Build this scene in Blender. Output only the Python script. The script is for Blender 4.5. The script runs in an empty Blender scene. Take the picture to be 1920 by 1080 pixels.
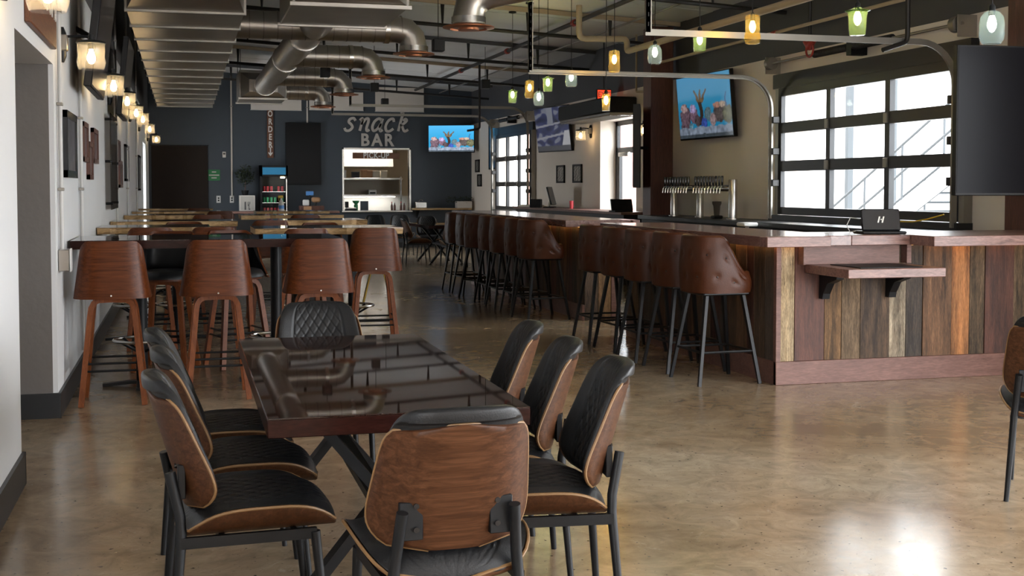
import bpy, bmesh, math, random
from mathutils import Vector, Matrix, noise
random.seed(11)
S = bpy.context.scene
C = S.collection
PI = math.pi

# ------------------------------------------------------------------ camera, world, exposure
cam = bpy.data.cameras.new('camera')
cam.sensor_width = 36.0
cam.lens = 36.0 * 2290 / 1920
cam.shift_y = -90 / 1920
cam.clip_start = 0.05
cam.clip_end = 300
camo = bpy.data.objects.new('camera', cam)
camo.location = (0, 0, 1.47)
camo.rotation_euler = (math.radians(90 - 2.45), 0, math.radians(-15.03))
C.objects.link(camo)
S.camera = camo
W = bpy.data.worlds.new('overcast_sky')
S.world = W
W.use_nodes = True
bgn = W.node_tree.nodes['Background']
bgn.inputs[0].default_value = (0.93, 0.96, 1.0, 1)
bgn.inputs[1].default_value = 4.0
S.view_settings.view_transform = 'Standard'
S.view_settings.look = 'None'
S.view_settings.gamma = 1.0
S.view_settings.use_curve_mapping = False
S.view_settings.exposure = 1.93
S.cycles.use_denoising = True
S.cycles.max_bounces = 10
S.cycles.diffuse_bounces = 5
S.cycles.glossy_bounces = 5
S.cycles.transparent_max_bounces = 24
S.cycles.sample_clamp_indirect = 6.0
S.cycles.caustics_reflective = False
S.cycles.caustics_refractive = False
S.cycles.blur_glossy = 0.1


def portal(loc, rot, sx, sy):
    l = bpy.data.lights.new('window_daylight', 'AREA')
    l.shape = 'RECTANGLE'
    l.size = sx
    l.size_y = sy
    l.cycles.is_portal = True
    o = bpy.data.objects.new('window_daylight', l)
    o.location = loc
    o.rotation_euler = rot
    C.objects.link(o)


# daylight comes in through wall openings, the unseen ones sized for light
XR = 7.0
portal((7.3, 11.6, 1.95), (0, PI / 2, 0), 1.7, 3.6)
portal((7.3, 25.7, 1.85), (0, PI / 2, 0), 1.8, 3.0)
portal((7.3, 19.3, 1.3), (0, PI / 2, 0), 2.6, 1.7)
portal((7.3, 3.6, 1.55), (0, PI / 2, 0), 2.8, 4.4)
portal((7.3, -1.4, 1.55), (0, PI / 2, 0), 2.8, 4.4)
portal((-1.05, 26.7, 1.2), (0, -PI / 2, 0), 2.3, 1.8)
portal((-1.05, -1.4, 1.5), (0, -PI / 2, 0), 2.6, 4.4)
portal((5.4, -4.1, 1.6), (-PI / 2, 0, 0), 2.4, 2.2)


# ------------------------------------------------------------------ materials
def new_mat(name):
    m = bpy.data.materials.new(name)
    m.use_nodes = True
    nt = m.node_tree
    return m, nt, nt.nodes, nt.links, nt.nodes['Principled BSDF']


def plain(name, col, rough=0.5, metal=0.0, coat=0.0, var=0.0, vscale=4.0, bump=0.0, bscale=60.0, spec=0.5):
    m, nt, N, L, p = new_mat(name)
    p.inputs['Base Color'].default_value = (*col, 1)
    p.inputs['Roughness'].default_value = rough
    p.inputs['Metallic'].default_value = metal
    p.inputs['Coat Weight'].default_value = coat
    p.inputs['Coat Roughness'].default_value = 0.08
    p.inputs['Specular IOR Level'].default_value = spec
    tc = N.new('ShaderNodeTexCoord')
    nz = N.new('ShaderNodeTexNoise')
    nz.inputs['Scale'].default_value = vscale
    nz.inputs['Detail'].default_value = 5
    L.new(tc.outputs['Object'], nz.inputs['Vector'])
    v = max(var, 0.03)
    mx = N.new('ShaderNodeMix')
    mx.data_type = 'RGBA'
    mx.inputs[6].default_value = (*[c * (1 - v) for c in col], 1)
    mx.inputs[7].default_value = (*[min(1, c * (1 + v)) for c in col], 1)
    L.new(nz.outputs['Fac'], mx.inputs[0])
    L.new(mx.outputs[2], p.inputs['Base Color'])
    if bump:
        nb = N.new('ShaderNodeTexNoise')
        nb.inputs['Scale'].default_value = bscale
        nb.inputs['Detail'].default_value = 3
        L.new(tc.outputs['Object'], nb.inputs['Vector'])
        b = N.new('ShaderNodeBump')
        b.inputs['Strength'].default_value = bump
        b.inputs['Distance'].default_value = 0.01
        L.new(nb.outputs['Fac'], b.inputs['Height'])
        L.new(b.outputs['Normal'], p.inputs['Normal'])
    return m


def wood(name, cols, stretch, scale=5.0, rough=0.35, coat=0.0, bump=0.08, fine=0.25, patch=None, rand=True, pos=None, grime=0.0, spec=0.5):
    """grain runs along the axis with the small stretch factor"""
    m, nt, N, L, p = new_mat(name)
    tc = N.new('ShaderNodeTexCoord')
    mp = N.new('ShaderNodeMapping')
    mp.inputs['Scale'].default_value = stretch
    if rand:
        oi = N.new('ShaderNodeObjectInfo')
        ml = N.new('ShaderNodeVectorMath')
        ml.operation = 'SCALE'
        ml.inputs[0].default_value = (7.3, 11.1, 5.7)
        L.new(oi.outputs['Random'], ml.inputs['Scale'])
        ad = N.new('ShaderNodeVectorMath')
        L.new(tc.outputs['Object'], ad.inputs[0])
        L.new(ml.outputs[0], ad.inputs[1])
        L.new(ad.outputs[0], mp.inputs['Vector'])
    else:
        L.new(tc.outputs['Object'], mp.inputs['Vector'])
    n1 = N.new('ShaderNodeTexNoise')
    n1.inputs['Scale'].default_value = scale
    n1.inputs['Detail'].default_value = 7
    n1.inputs['Roughness'].default_value = 0.6
    n1.inputs['Distortion'].default_value = 0.9
    L.new(mp.outputs[0], n1.inputs['Vector'])
    rp = N.new('ShaderNodeValToRGB')
    e = rp.color_ramp.elements
    k = len(cols)
    for i, c in enumerate(cols):
        q = 0.3 + 0.4 * i / (k - 1) if pos is None else pos[i]
        el = e[i] if i < 2 else e.new(q)
        el.position = q
        el.color = (*c, 1)
    L.new(n1.outputs['Fac'], rp.inputs['Fac'])
    n2 = N.new('ShaderNodeTexNoise')
    n2.inputs['Scale'].default_value = scale * 7
    n2.inputs['Detail'].default_value = 4
    L.new(mp.outputs[0], n2.inputs['Vector'])
    mr = N.new('ShaderNodeMapRange')
    mr.inputs['From Min'].default_value = 0.3
    mr.inputs['From Max'].default_value = 0.7
    mr.inputs['To Min'].default_value = 1 - fine
    mr.inputs['To Max'].default_value = 1 + fine
    L.new(n2.outputs['Fac'], mr.inputs[0])
    sc = N.new('ShaderNodeVectorMath')
    sc.operation = 'SCALE'
    L.new(rp.outputs['Color'], sc.inputs[0])
    L.new(mr.outputs[0], sc.inputs['Scale'])
    last = sc.outputs[0]
    if grime:
        n4 = N.new('ShaderNodeTexNoise')
        n4.inputs['Scale'].default_value = 0.9
        n4.inputs['Detail'].default_value = 9
        n4.inputs['Roughness'].default_value = 0.75
        L.new(mp.outputs[0], n4.inputs['Vector'])
        m4 = N.new('ShaderNodeMapRange')
        m4.inputs['From Min'].default_value = 0.36
        m4.inputs['From Max'].default_value = 0.60
        m4.inputs['To Min'].default_value = 1 - grime
        m4.inputs['To Max'].default_value = 1.35
        L.new(n4.outputs['Fac'], m4.inputs[0])
        s4 = N.new('ShaderNodeVectorMath')
        s4.operation = 'SCALE'
        L.new(last, s4.inputs[0])
        L.new(m4.outputs[0], s4.inputs['Scale'])
        last = s4.outputs[0]
    if patch:
        n3 = N.new('ShaderNodeTexNoise')
        n3.inputs['Scale'].default_value = patch[1]
        n3.inputs['Detail'].default_value = 6
        n3.inputs['Roughness'].default_value = 0.7
        L.new(mp.outputs[0], n3.inputs['Vector'])
        r3 = N.new('ShaderNodeMapRange')
        r3.inputs['From Min'].default_value = patch[2]
        r3.inputs['From Max'].default_value = patch[2] + 0.08
        L.new(n3.outputs['Fac'], r3.inputs[0])
        mx = N.new('ShaderNodeMix')
        mx.data_type = 'RGBA'
        mx.inputs[7].default_value = (*patch[0], 1)
        L.new(r3.outputs[0], mx.inputs[0])
        L.new(last, mx.inputs[6])
        last = mx.outputs[2]
    L.new(last, p.inputs['Base Color'])
    p.inputs['Roughness'].default_value = rough
    p.inputs['Specular IOR Level'].default_value = spec
    p.inputs['Coat Weight'].default_value = coat
    p.inputs['Coat Roughness'].default_value = 0.06
    if bump:
        b = N.new('ShaderNodeBump')
        b.inputs['Strength'].default_value = bump
        b.inputs['Distance'].default_value = 0.01
        L.new(n2.outputs['Fac'], b.inputs['Height'])
        L.new(b.outputs['Normal'], p.inputs['Normal'])
    return m


def emit(name, col, strength, sample=False):
    m, nt, N, L, p = new_mat(name)
    p.inputs['Base Color'].default_value = (*col, 1)
    p.inputs['Emission Color'].default_value = (*col, 1)
    p.inputs['Emission Strength'].default_value = strength
    if not sample:
        m.cycles.emission_sampling = 'NONE'
    return m


def glass(name, col, gloss=0.12, rough=0.02, haze=0.0):
    m, nt, N, L, p = new_mat(name)
    N.remove(p)
    out = N['Material Output']
    t = N.new('ShaderNodeBsdfTransparent')
    t.inputs[0].default_value = (*col, 1)
    g = N.new('ShaderNodeBsdfGlossy')
    g.inputs['Roughness'].default_value = rough
    g.inputs['Color'].default_value = (1, 1, 1, 1)
    if haze:
        tl = N.new('ShaderNodeBsdfTranslucent')
        tl.inputs[0].default_value = (*col, 1)
        hm_ = N.new('ShaderNodeMixShader')
        hm_.inputs[0].default_value = haze
        L.new(t.outputs[0], hm_.inputs[1])
        L.new(tl.outputs[0], hm_.inputs[2])
        t = hm_
    lw = N.new('ShaderNodeLayerWeight')
    lw.inputs['Blend'].default_value = gloss
    mx = N.new('ShaderNodeMixShader')
    ge = N.new('ShaderNodeNewGeometry')
    inv = N.new('ShaderNodeMath')
    inv.operation = 'MULTIPLY_ADD'
    inv.inputs[1].default_value = -1.0
    inv.inputs[2].default_value = 1.0
    L.new(ge.outputs['Backfacing'], inv.inputs[0])
    mu = N.new('ShaderNodeMath')
    mu.operation = 'MULTIPLY'
    L.new(lw.outputs['Fresnel'], mu.inputs[0])
    L.new(inv.outputs[0], mu.inputs[1])
    L.new(mu.outputs[0], mx.inputs[0])
    L.new(t.outputs[0], mx.inputs[1])
    L.new(g.outputs[0], mx.inputs[2])
    L.new(mx.outputs[0], out.inputs[0])
    return m


def picture(name, strength=0.0, rough=0.3):
    """flat print or screen: colours come from the mesh colour attribute 'print'"""
    m, nt, N, L, p = new_mat(name)
    a = N.new('ShaderNodeVertexColor')
    a.layer_name = 'print'
    p.inputs['Roughness'].default_value = rough
    if strength:
        p.inputs['Base Color'].default_value = (0.01, 0.01, 0.01, 1)
        L.new(a.outputs['Color'], p.inputs['Emission Color'])
        p.inputs['Emission Strength'].default_value = strength
        m.cycles.emission_sampling = 'NONE'
    else:
        L.new(a.outputs['Color'], p.inputs['Base Color'])
    return m


def floor_mat():
    m, nt, N, L, p = new_mat('polished_concrete')
    tc = N.new('ShaderNodeTexCoord')

    def noise(s, d, r=0.6, dist=0.0):
        n = N.new('ShaderNodeTexNoise')
        n.inputs['Scale'].default_value = s
        n.inputs['Detail'].default_value = d
        n.inputs['Roughness'].default_value = r
        n.inputs['Distortion'].default_value = dist
        L.new(tc.outputs['Object'], n.inputs['Vector'])
        return n
    a = noise(0.55, 8, 0.62, 0.5)
    r = N.new('ShaderNodeValToRGB')
    e = r.color_ramp.elements
    e[0].position, e[0].color = 0.33, (0.21, 0.142, 0.082, 1)
    e[1].position, e[1].color = 0.68, (0.45, 0.37, 0.265, 1)
    x = e.new(0.5)
    x.color = (0.315, 0.23, 0.145, 1)
    L.new(a.outputs['Fac'], r.inputs['Fac'])
    b = noise(5.0, 9, 0.72, 1.2)
    mr = N.new('ShaderNodeMapRange')
    mr.inputs['From Min'].default_value = 0.3
    mr.inputs['From Max'].default_value = 0.7
    mr.inputs['To Min'].default_value = 0.72
    mr.inputs['To Max'].default_value = 1.3
    L.new(b.outputs['Fac'], mr.inputs[0])
    sc = N.new('ShaderNodeVectorMath')
    sc.operation = 'SCALE'
    L.new(r.outputs['Color'], sc.inputs[0])
    L.new(mr.outputs[0], sc.inputs['Scale'])
    # dark aggregate specks
    d = noise(38, 3, 0.5)
    m2 = N.new('ShaderNodeMapRange')
    m2.inputs['From Min'].default_value = 0.66
    m2.inputs['From Max'].default_value = 0.72
    L.new(d.outputs['Fac'], m2.inputs[0])
    mx = N.new('ShaderNodeMix')
    mx.data_type = 'RGBA'
    mx.inputs[7].default_value = (0.05, 0.035, 0.025, 1)
    L.new(m2.outputs[0], mx.inputs[0])
    L.new(sc.outputs[0], mx.inputs[6])
    # pale scuffs
    s = noise(2.3, 9, 0.8, 2.0)
    m3 = N.new('ShaderNodeMapRange')
    m3.inputs['From Min'].default_value = 0.6
    m3.inputs['From Max'].default_value = 0.72
    m3.inputs['To Max'].default_value = 0.8
    L.new(s.outputs['Fac'], m3.inputs[0])
    mx2 = N.new('ShaderNodeMix')
    mx2.data_type = 'RGBA'
    mx2.inputs[7].default_value = (0.55, 0.48, 0.38, 1)
    L.new(m3.outputs[0], mx2.inputs[0])
    L.new(mx.outputs[2], mx2.inputs[6])
    L.new(mx2.outputs[2], p.inputs['Base Color'])
    mr4 = N.new('ShaderNodeMapRange')
    mr4.inputs['To Min'].default_value = 0.09
    mr4.inputs['To Max'].default_value = 0.30
    L.new(b.outputs['Fac'], mr4.inputs[0])
    L.new(mr4.outputs[0], p.inputs['Roughness'])
    bp = N.new('ShaderNodeBump')
    bp.inputs['Strength'].default_value = 0.035
    bp.inputs['Distance'].default_value = 0.01
    L.new(b.outputs['Fac'], bp.inputs['Height'])
    L.new(bp.outputs['Normal'], p.inputs['Normal'])
    p.inputs['Specular IOR Level'].default_value = 0.6
    return m


M = {}
M['floor'] = floor_mat()
M['wall_white'] = plain('wall_white_paint', (0.66, 0.665, 0.67), 0.6, var=0.05, vscale=1.5, bump=0.1, bscale=14)
M['wall_warm'] = plain('wall_warm_paint', (0.78, 0.69, 0.60), 0.65, var=0.05, vscale=1.2, bump=0.05)
M['wall_dark'] = plain('wall_charcoal_paint', (0.055, 0.055, 0.06), 0.6, var=0.08)
M['wall_slate'] = plain('wall_slate_paint', (0.042, 0.055, 0.072), 0.55, var=0.06)
M['jamb_grey'] = plain('jamb_warm_grey', (0.135, 0.122, 0.112), 0.6, var=0.08, vscale=3, bump=0.2, bscale=20)  # even warm grey for the jamb, darker than the white wall
M['base_black'] = plain('baseboard_black', (0.018, 0.02, 0.022), 0.4)
M['deck'] = plain('roof_deck_grey', (0.66, 0.67, 0.68), 0.7, var=0.12, vscale=0.8)
M['black_steel'] = plain('black_powder_steel', (0.0065, 0.007, 0.008), 0.42, spec=0.25)
M['black_gloss'] = plain('black_gloss_plastic', (0.010, 0.010, 0.012), 0.15)
M['screen_off'] = plain('dark_screen_glass', (0.004, 0.004, 0.006), 0.25, spec=0.08)
M['black_matt'] = plain('black_matt_plastic', (0.009, 0.009, 0.010), 0.5, spec=0.3)
M['galv'] = plain('galvanised_sheet', (0.44, 0.41, 0.37), 0.34, metal=0.95, var=0.18, vscale=3)
M['galv_dull'] = plain('galvanised_dull', (0.30, 0.28, 0.25), 0.45, metal=0.9, var=0.2, vscale=2.5)
M['conduit'] = plain('painted_conduit', (0.46, 0.45, 0.43), 0.35)
M['steel'] = plain('brushed_steel', (0.62, 0.60, 0.57), 0.25, metal=1.0, var=0.08, vscale=8)
M['copper'] = plain('rusty_copper', (0.33, 0.12, 0.055), 0.38, metal=0.7, var=0.35, vscale=9)
M['black_pipe'] = plain('black_iron_pipe', (0.02, 0.018, 0.017), 0.45, metal=0.3)
M['tan_pipe'] = plain('tan_insulated_pipe', (0.40, 0.31, 0.21), 0.6, var=0.1)
M['red'] = plain('red_fitting', (0.30, 0.025, 0.015), 0.45)
M['leather_black'] = plain('black_vinyl', (0.0075, 0.008, 0.009), 0.42, spec=0.32, bump=0.10, bscale=220)
M['leather_brown'] = plain('brown_leather', (0.060, 0.0165, 0.0050), 0.40, var=0.35, vscale=5, bump=0.10, bscale=160, spec=0.28)
M['leather_dark'] = plain('dark_leather_button', (0.016, 0.006, 0.003), 0.45)
M['chair_wood'] = wood('walnut_veneer', [(0.034, 0.0125, 0.005), (0.064, 0.025, 0.0105), (0.100, 0.042, 0.019)], (0.9, 24, 24), 2.6, 0.42, 0.0, 0.05, 0.15, spec=0.22)
M['ply_edge'] = plain('plywood_edge', (0.21, 0.115, 0.045), 0.45, var=0.15)
M['stool_wood'] = wood('stool_veneer', [(0.048, 0.0105, 0.0022), (0.085, 0.021, 0.0045), (0.125, 0.035, 0.0085)], (0.8, 24, 24), 2.4, 0.38, 0.0, 0.04, 0.15, spec=0.22)
M['stool_leg'] = wood('stool_bentwood', [(0.105, 0.027, 0.007), (0.19, 0.055, 0.015)], (18, 18, 1.2), 3.0, 0.42, 0.0, spec=0.25)
M['dark_top'] = wood('dark_lacquered_top', [(0.016, 0.007, 0.005), (0.034, 0.014, 0.009)], (8, 1.0, 8), 4, 0.025, 0.0, 0.0)
M['dark_edge'] = wood('dark_lacquered_edge', [(0.016, 0.005, 0.004), (0.032, 0.010, 0.007)], (1, 6, 6), 4, 0.22, 0.0, 0.0, spec=0.15)
M['live_edge'] = wood('live_edge_slab', [(0.24, 0.14, 0.055), (0.46, 0.29, 0.13), (0.62, 0.43, 0.21)], (1.0, 5, 7), 3.0, 0.45, 0.0, patch=((0.13, 0.065, 0.03), 2.5, 0.62))
M['slab_top'] = wood('slab_top_lacquer', [(0.06, 0.032, 0.016), (0.14, 0.078, 0.036)], (1.0, 7, 7), 3.0, 0.12, 0.5, 0.0)
M['counter_top'] = wood('bar_top_stained', [(0.105, 0.047, 0.037), (0.17, 0.085, 0.068), (0.24, 0.13, 0.105)], (8, 1.0, 8), 3.4, 0.26, 0.3, 0.03)
M['counter_edge'] = wood('bar_edge_stained', [(0.09, 0.040, 0.031), (0.19, 0.098, 0.08), (0.28, 0.155, 0.13)], (1.2, 9, 9), 4.0, 0.38, 0.1, 0.05)
M['bar_trim'] = wood('bar_trim_stained', [(0.14, 0.070, 0.056), (0.205, 0.108, 0.086)], (1.0, 7, 7), 3.0, 0.45, 0.0, 0.05, spec=0.35)
M['column'] = wood('column_rust_wood', [(0.06, 0.022, 0.015), (0.115, 0.040, 0.025)], (6, 6, 0.6), 3, 0.45)
V = (9, 9, 0.9)
BO = [
    wood('board_cream', [(0.25, 0.17, 0.09), (0.50, 0.39, 0.24)], V, 6, 0.75, 0, 0.5, 0.4, patch=((0.08, 0.06, 0.04), 10, 0.57), grime=0.8),
    wood('board_redbrown', [(0.062, 0.022, 0.014), (0.105, 0.040, 0.026)], V, 4, 0.6, 0, 0.3, 0.25, grime=0.8),
    wood('board_tan', [(0.13, 0.068, 0.026), (0.27, 0.150, 0.064)], V, 5, 0.7, 0, 0.5, 0.35, grime=0.8),
    wood('board_greybrown', [(0.085, 0.055, 0.030), (0.19, 0.128, 0.074)], V, 5, 0.75, 0, 0.5, 0.4, grime=0.8),
    wood('board_darkbrown', [(0.052, 0.032, 0.020), (0.125, 0.075, 0.042)], V, 4, 0.7, 0, 0.5, 0.4, patch=((0.17, 0.075, 0.028), 2.0, 0.63), grime=0.8),
    wood('board_pale', [(0.20, 0.155, 0.105), (0.42, 0.35, 0.25)], V, 5, 0.75, 0, 0.5, 0.4, patch=((0.10, 0.07, 0.045), 6, 0.58), grime=0.8),
    wood('board_charred', [(0.035, 0.030, 0.027), (0.085, 0.062, 0.045)], V, 5, 0.7, 0, 0.5, 0.4, patch=((0.15, 0.075, 0.033), 3, 0.62), grime=0.8),
    wood('board_brown', [(0.085, 0.040, 0.018), (0.17, 0.088, 0.042)], V, 4, 0.65, 0, 0.5, 0.35, grime=0.8),
    wood('board_orange', [(0.28, 0.105, 0.032), (0.45, 0.20, 0.07)], V, 4, 0.65, 0, 0.5, 0.3, grime=0.8),
]
M['sign_brown'] = wood('sign_brown_board', [(0.09, 0.030, 0.012), (0.16, 0.058, 0.024)], (1, 8, 8), 4, 0.5)
M['letter'] = plain('letter_pale_grey', (0.50, 0.47, 0.44), 0.5)
M['letter_white'] = plain('letter_white', (0.72, 0.69, 0.65), 0.5)
M['white'] = plain('white_plastic', (0.70, 0.69, 0.67), 0.4)
M['panel'] = plain('acoustic_panel_pale', (0.66, 0.61, 0.56), 0.8)
M['door_brown'] = plain('dark_brown_door', (0.020, 0.013, 0.010), 0.6, var=0.1, spec=0.15)
M['alu_dark'] = plain('dark_anodised_frame', (0.022, 0.022, 0.024), 0.4, metal=0.3)
M['pane'] = glass('window_glass', (0.97, 0.985, 0.985), 0.08)
M['jar'] = glass('clear_wavy_jar', (0.99, 0.95, 0.90), 0.30, 0.05, 0.14)
M['g_green'] = glass('green_bottle_glass', (0.60, 0.92, 0.42), 0.20, 0.04, 0.06)
M['g_amber'] = glass('amber_bottle_glass', (0.96, 0.72, 0.25), 0.20, 0.04, 0.06)
M['g_blue'] = glass('blue_bottle_glass', (0.55, 0.78, 0.95), 0.20, 0.04, 0.05)
M['smoke'] = glass('smoked_acrylic', (0.50, 0.48, 0.46), 0.25, 0.05)
M['bulb'] = emit('edison_bulb', (1.0, 0.72, 0.36), 12)
M['bulb_p'] = emit('pendant_bulb', (1.0, 0.80, 0.45), 12)
M['led'] = emit('warm_led_strip', (1.0, 0.50, 0.16), 0.9, True)
M['screen'] = picture('screen_picture', 0.42)
M['screen_dim'] = picture('screen_picture_dim', 0.16)
M['print'] = picture('printed_picture', 0.0)
M['blue_lit'] = emit('lit_blue_header', (0.02, 0.17, 0.32), 0.09)
M['exit_red'] = emit('lit_exit_sign', (1.0, 0.06, 0.02), 0.35)
M['green_sign'] = plain('green_sign', (0.015, 0.18, 0.055), 0.5)
M['yellow'] = plain('yellow_plastic', (0.65, 0.42, 0.02), 0.4)
M['leaf'] = plain('dark_leaf', (0.020, 0.030, 0.013), 0.6, var=0.4, vscale=12)
M['can_red'] = plain('can_red', (0.55, 0.03, 0.04), 0.3)
M['can_green'] = plain('can_green', (0.04, 0.36, 0.13), 0.3)
M['cardboard'] = plain('cardboard', (0.40, 0.22, 0.11), 0.7)
M['paper'] = plain('paper_cream', (0.66, 0.58, 0.45), 0.7)
M['blue_plastic'] = plain('blue_plastic', (0.08, 0.25, 0.60), 0.4)
M['ext_white'] = plain('exterior_white', (0.80, 0.80, 0.79), 0.7)
M['ext_ground'] = plain('exterior_pavement', (0.55, 0.54, 0.52), 0.9)
M['ext_red'] = plain('exterior_red_brick', (0.45, 0.22, 0.17), 0.9)
M['ext_grey'] = plain('exterior_steel_grey', (0.050, 0.056, 0.062), 0.7)
M['kitchen_wall'] = plain('kitchen_cream_wall', (0.55, 0.48, 0.38), 0.6)
M['kitchen_tan'] = plain('kitchen_mid_tan', (0.27, 0.23, 0.18), 0.5)  # plain tan for hood filters and splash panel, darker than the wall
M['amber_fluid'] = plain('sauce_brown', (0.10, 0.025, 0.012), 0.3)
M['lamp_white'] = emit('kitchen_light_panel', (1.0, 0.95, 0.85), 5, True)


# ------------------------------------------------------------------ mesh helpers
class MB:
    def __init__(s):
        s.v, s.f = [], []

    def add(s, vs, fs):
        o = len(s.v)
        s.v += [tuple(p) for p in vs]
        s.f += [tuple(i + o for i in q) for q in fs]
        return s

    def box(s, a, b, bev=0.0, M4=None):
        x0, y0, z0 = [min(a[i], b[i]) for i in range(3)]
        x1, y1, z1 = [max(a[i], b[i]) for i in range(3)]
        if bev <= 0:
            vs = [(x0, y0, z0), (x1, y0, z0), (x1, y1, z0), (x0, y1, z0), (x0, y0, z1), (x1, y0, z1), (x1, y1, z1), (x0, y1, z1)]
            fs = [(0, 3, 2, 1), (4, 5, 6, 7), (0, 1, 5, 4), (1, 2, 6, 5), (2, 3, 7, 6), (3, 0, 4, 7)]
        else:
            bm = bmesh.new()
            for X in (0, 1):
                for Y in (0, 1):
                    for Z in (0, 1):
                        px = (x0, x1)[X], (y0, y1)[Y], (z0, z1)[Z]
                        d = (1, -1)[X] * bev, (1, -1)[Y] * bev, (1, -1)[Z] * bev
                        for k in range(3):
                            q = [px[i] + (d[i] if i != k else 0) for i in range(3)]
                            bm.verts.new(q)
            bmesh.ops.convex_hull(bm, input=bm.verts[:])
            bm.verts.index_update()
            vs = [v.co.copy() for v in bm.verts]
            fs = [[v.index for v in f.verts] for f in bm.faces]
            bm.free()
        if M4 is not None:
            vs = [M4 @ Vector(p) for p in vs]
        return s.add(vs, fs)

    def cyl(s, p0, p1, r0, r1=None, n=12):
        return s.tube([p0, p1], [r0, r0 if r1 is None else r1], n)

    def tube(s, path, r, n=10, caps=True):
        P = [Vector(p) for p in path]
        rs = r if isinstance(r, (list, tuple)) else [r] * len(P)
        k = len(P)
        T = []
        for i in range(k):
            a = P[max(0, i - 1)]
            b = P[min(k - 1, i + 1)]
            T.append((b - a).normalized())
        up = Vector((0, 0, 1)) if abs(T[0].z) < 0.9 else Vector((1, 0, 0))
        nrm = T[0].cross(up).normalized()
        vs = []
        for i in range(k):
            nrm = (nrm - T[i] * nrm.dot(T[i])).normalized()
            bi = T[i].cross(nrm)
            for j in range(n):
                a = 2 * PI * j / n
                vs.append(P[i] + (nrm * math.cos(a) + bi * math.sin(a)) * rs[i])
        fs = []
        for i in range(k - 1):
            for j in range(n):
                fs.append((i * n + j, i * n + (j + 1) % n, (i + 1) * n + (j + 1) % n, (i + 1) * n + j))
        if caps:
            fs.append(tuple(range(n - 1, -1, -1)))
            fs.append(tuple((k - 1) * n + j for j in range(n)))
        return s.add(vs, fs)

    def sweep(s, path, w, t, side):
        """rectangular section; side(i) = width direction at point i"""
        P = [Vector(p) for p in path]
        k = len(P)
        vs = []
        for i in range(k):
            T = (P[min(k - 1, i + 1)] - P[max(0, i - 1)]).normalized()
            sd = Vector(side)
            sd = (sd - T * sd.dot(T)).normalized()
            nn = T.cross(sd)
            ww = w[i] if isinstance(w, (list, tuple)) else w
            for a, b in ((-1, -1), (1, -1), (1, 1), (-1, 1)):
                vs.append(P[i] + sd * (a * ww / 2) + nn * (b * t / 2))
        fs = []
        for i in range(k - 1):
            for j in range(4):
                fs.append((i * 4 + j, i * 4 + (j + 1) % 4, (i + 1) * 4 + (j + 1) % 4, (i + 1) * 4 + j))
        fs.append((3, 2, 1, 0))
        fs.append(tuple((k - 1) * 4 + j for j in range(4)))
        return s.add(vs, fs)

    def lathe(s, prof, c=(0, 0, 0), n=20, wob=None):
        vs = []
        for i, (r, z) in enumerate(prof):
            for j in range(n):
                a = 2 * PI * j / n
                rr = r * (1 + (wob(a, z) if wob else 0))
                vs.append((c[0] + rr * math.cos(a), c[1] + rr * math.sin(a), c[2] + z))
        fs = []
        for i in range(len(prof) - 1):
            for j in range(n):
                fs.append((i * n + j, i * n + (j + 1) % n, (i + 1) * n + (j + 1) % n, (i + 1) * n + j))
        if prof[0][0] > 1e-4:
            fs.append(tuple(range(n - 1, -1, -1)))
        if prof[-1][0] > 1e-4:
            fs.append(tuple((len(prof) - 1) * n + j for j in range(n)))
        return s.add(vs, fs)

    def open_lathe(s, prof, c=(0, 0, 0), n=20, wob=None):
        k = len(s.f)
        s.lathe(prof, c, n, wob)
        s.f = [q for q in s.f if len(q) != n]
        return s

    def prism(s, poly, d0, d1, axes='xz'):
        """poly in the plane of axes, extruded along the third axis from d0 to d1"""
        def pt(a, b, d):
            return {'xz': (a, d, b), 'yz': (d, a, b), 'xy': (a, b, d)}[axes]
        n = len(poly)
        vs = [pt(a, b, d0) for a, b in poly] + [pt(a, b, d1) for a, b in poly]
        fs = [tuple(range(n)), tuple(range(2 * n - 1, n - 1, -1))]
        for i in range(n):
            fs.append((i, (i + 1) % n, n + (i + 1) % n, n + i))
        return s.add(vs, fs)

    def slab(s, front, back, nu, nv):
        """closed solid between two parametric surfaces on u in [-1,1], v in [0,1]"""
        g = []
        vs = []
        for fn in (front, back):
            for j in range(nv + 1):
                for i in range(nu + 1):
                    vs.append(fn(-1 + 2 * i / nu, j / nv))
        w = nu + 1
        o = w * (nv + 1)
        fs = []
        for j in range(nv):
            for i in range(nu):
                a = j * w + i
                fs.append((a, a + 1, a + w + 1, a + w))
                fs.append((o + a, o + a + w, o + a + w + 1, o + a + 1))
        for i in range(nu):
            fs.append((i + 1, i, o + i, o + i + 1))
            a = nv * w + i
            fs.append((a, a + 1, o + a + 1, o + a))
        for j in range(nv):
            a = j * w
            fs.append((a, a + w, o + a + w, o + a))
            b = a + nu
            fs.append((b + w, b, o + b, o + b + w))
        return s.add(vs, fs)

    def mesh(s, name, mat=None, smooth=38, weld=False):
        me = bpy.data.meshes.new(name)
        me.from_pydata(s.v, [], s.f)
        bm = bmesh.new()
        bm.from_mesh(me)
        if weld:
            bmesh.ops.remove_doubles(bm, verts=bm.verts[:], dist=1e-5)
        bmesh.ops.recalc_face_normals(bm, faces=bm.faces[:])
        bm.to_mesh(me)
        bm.free()
        if smooth:
            me.polygons.foreach_set('use_smooth', [True] * len(me.polygons))
            me.set_sharp_from_angle(angle=math.radians(smooth))
        if mat:
            me.materials.append(mat if not isinstance(mat, str) else M[mat])
        return me


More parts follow.
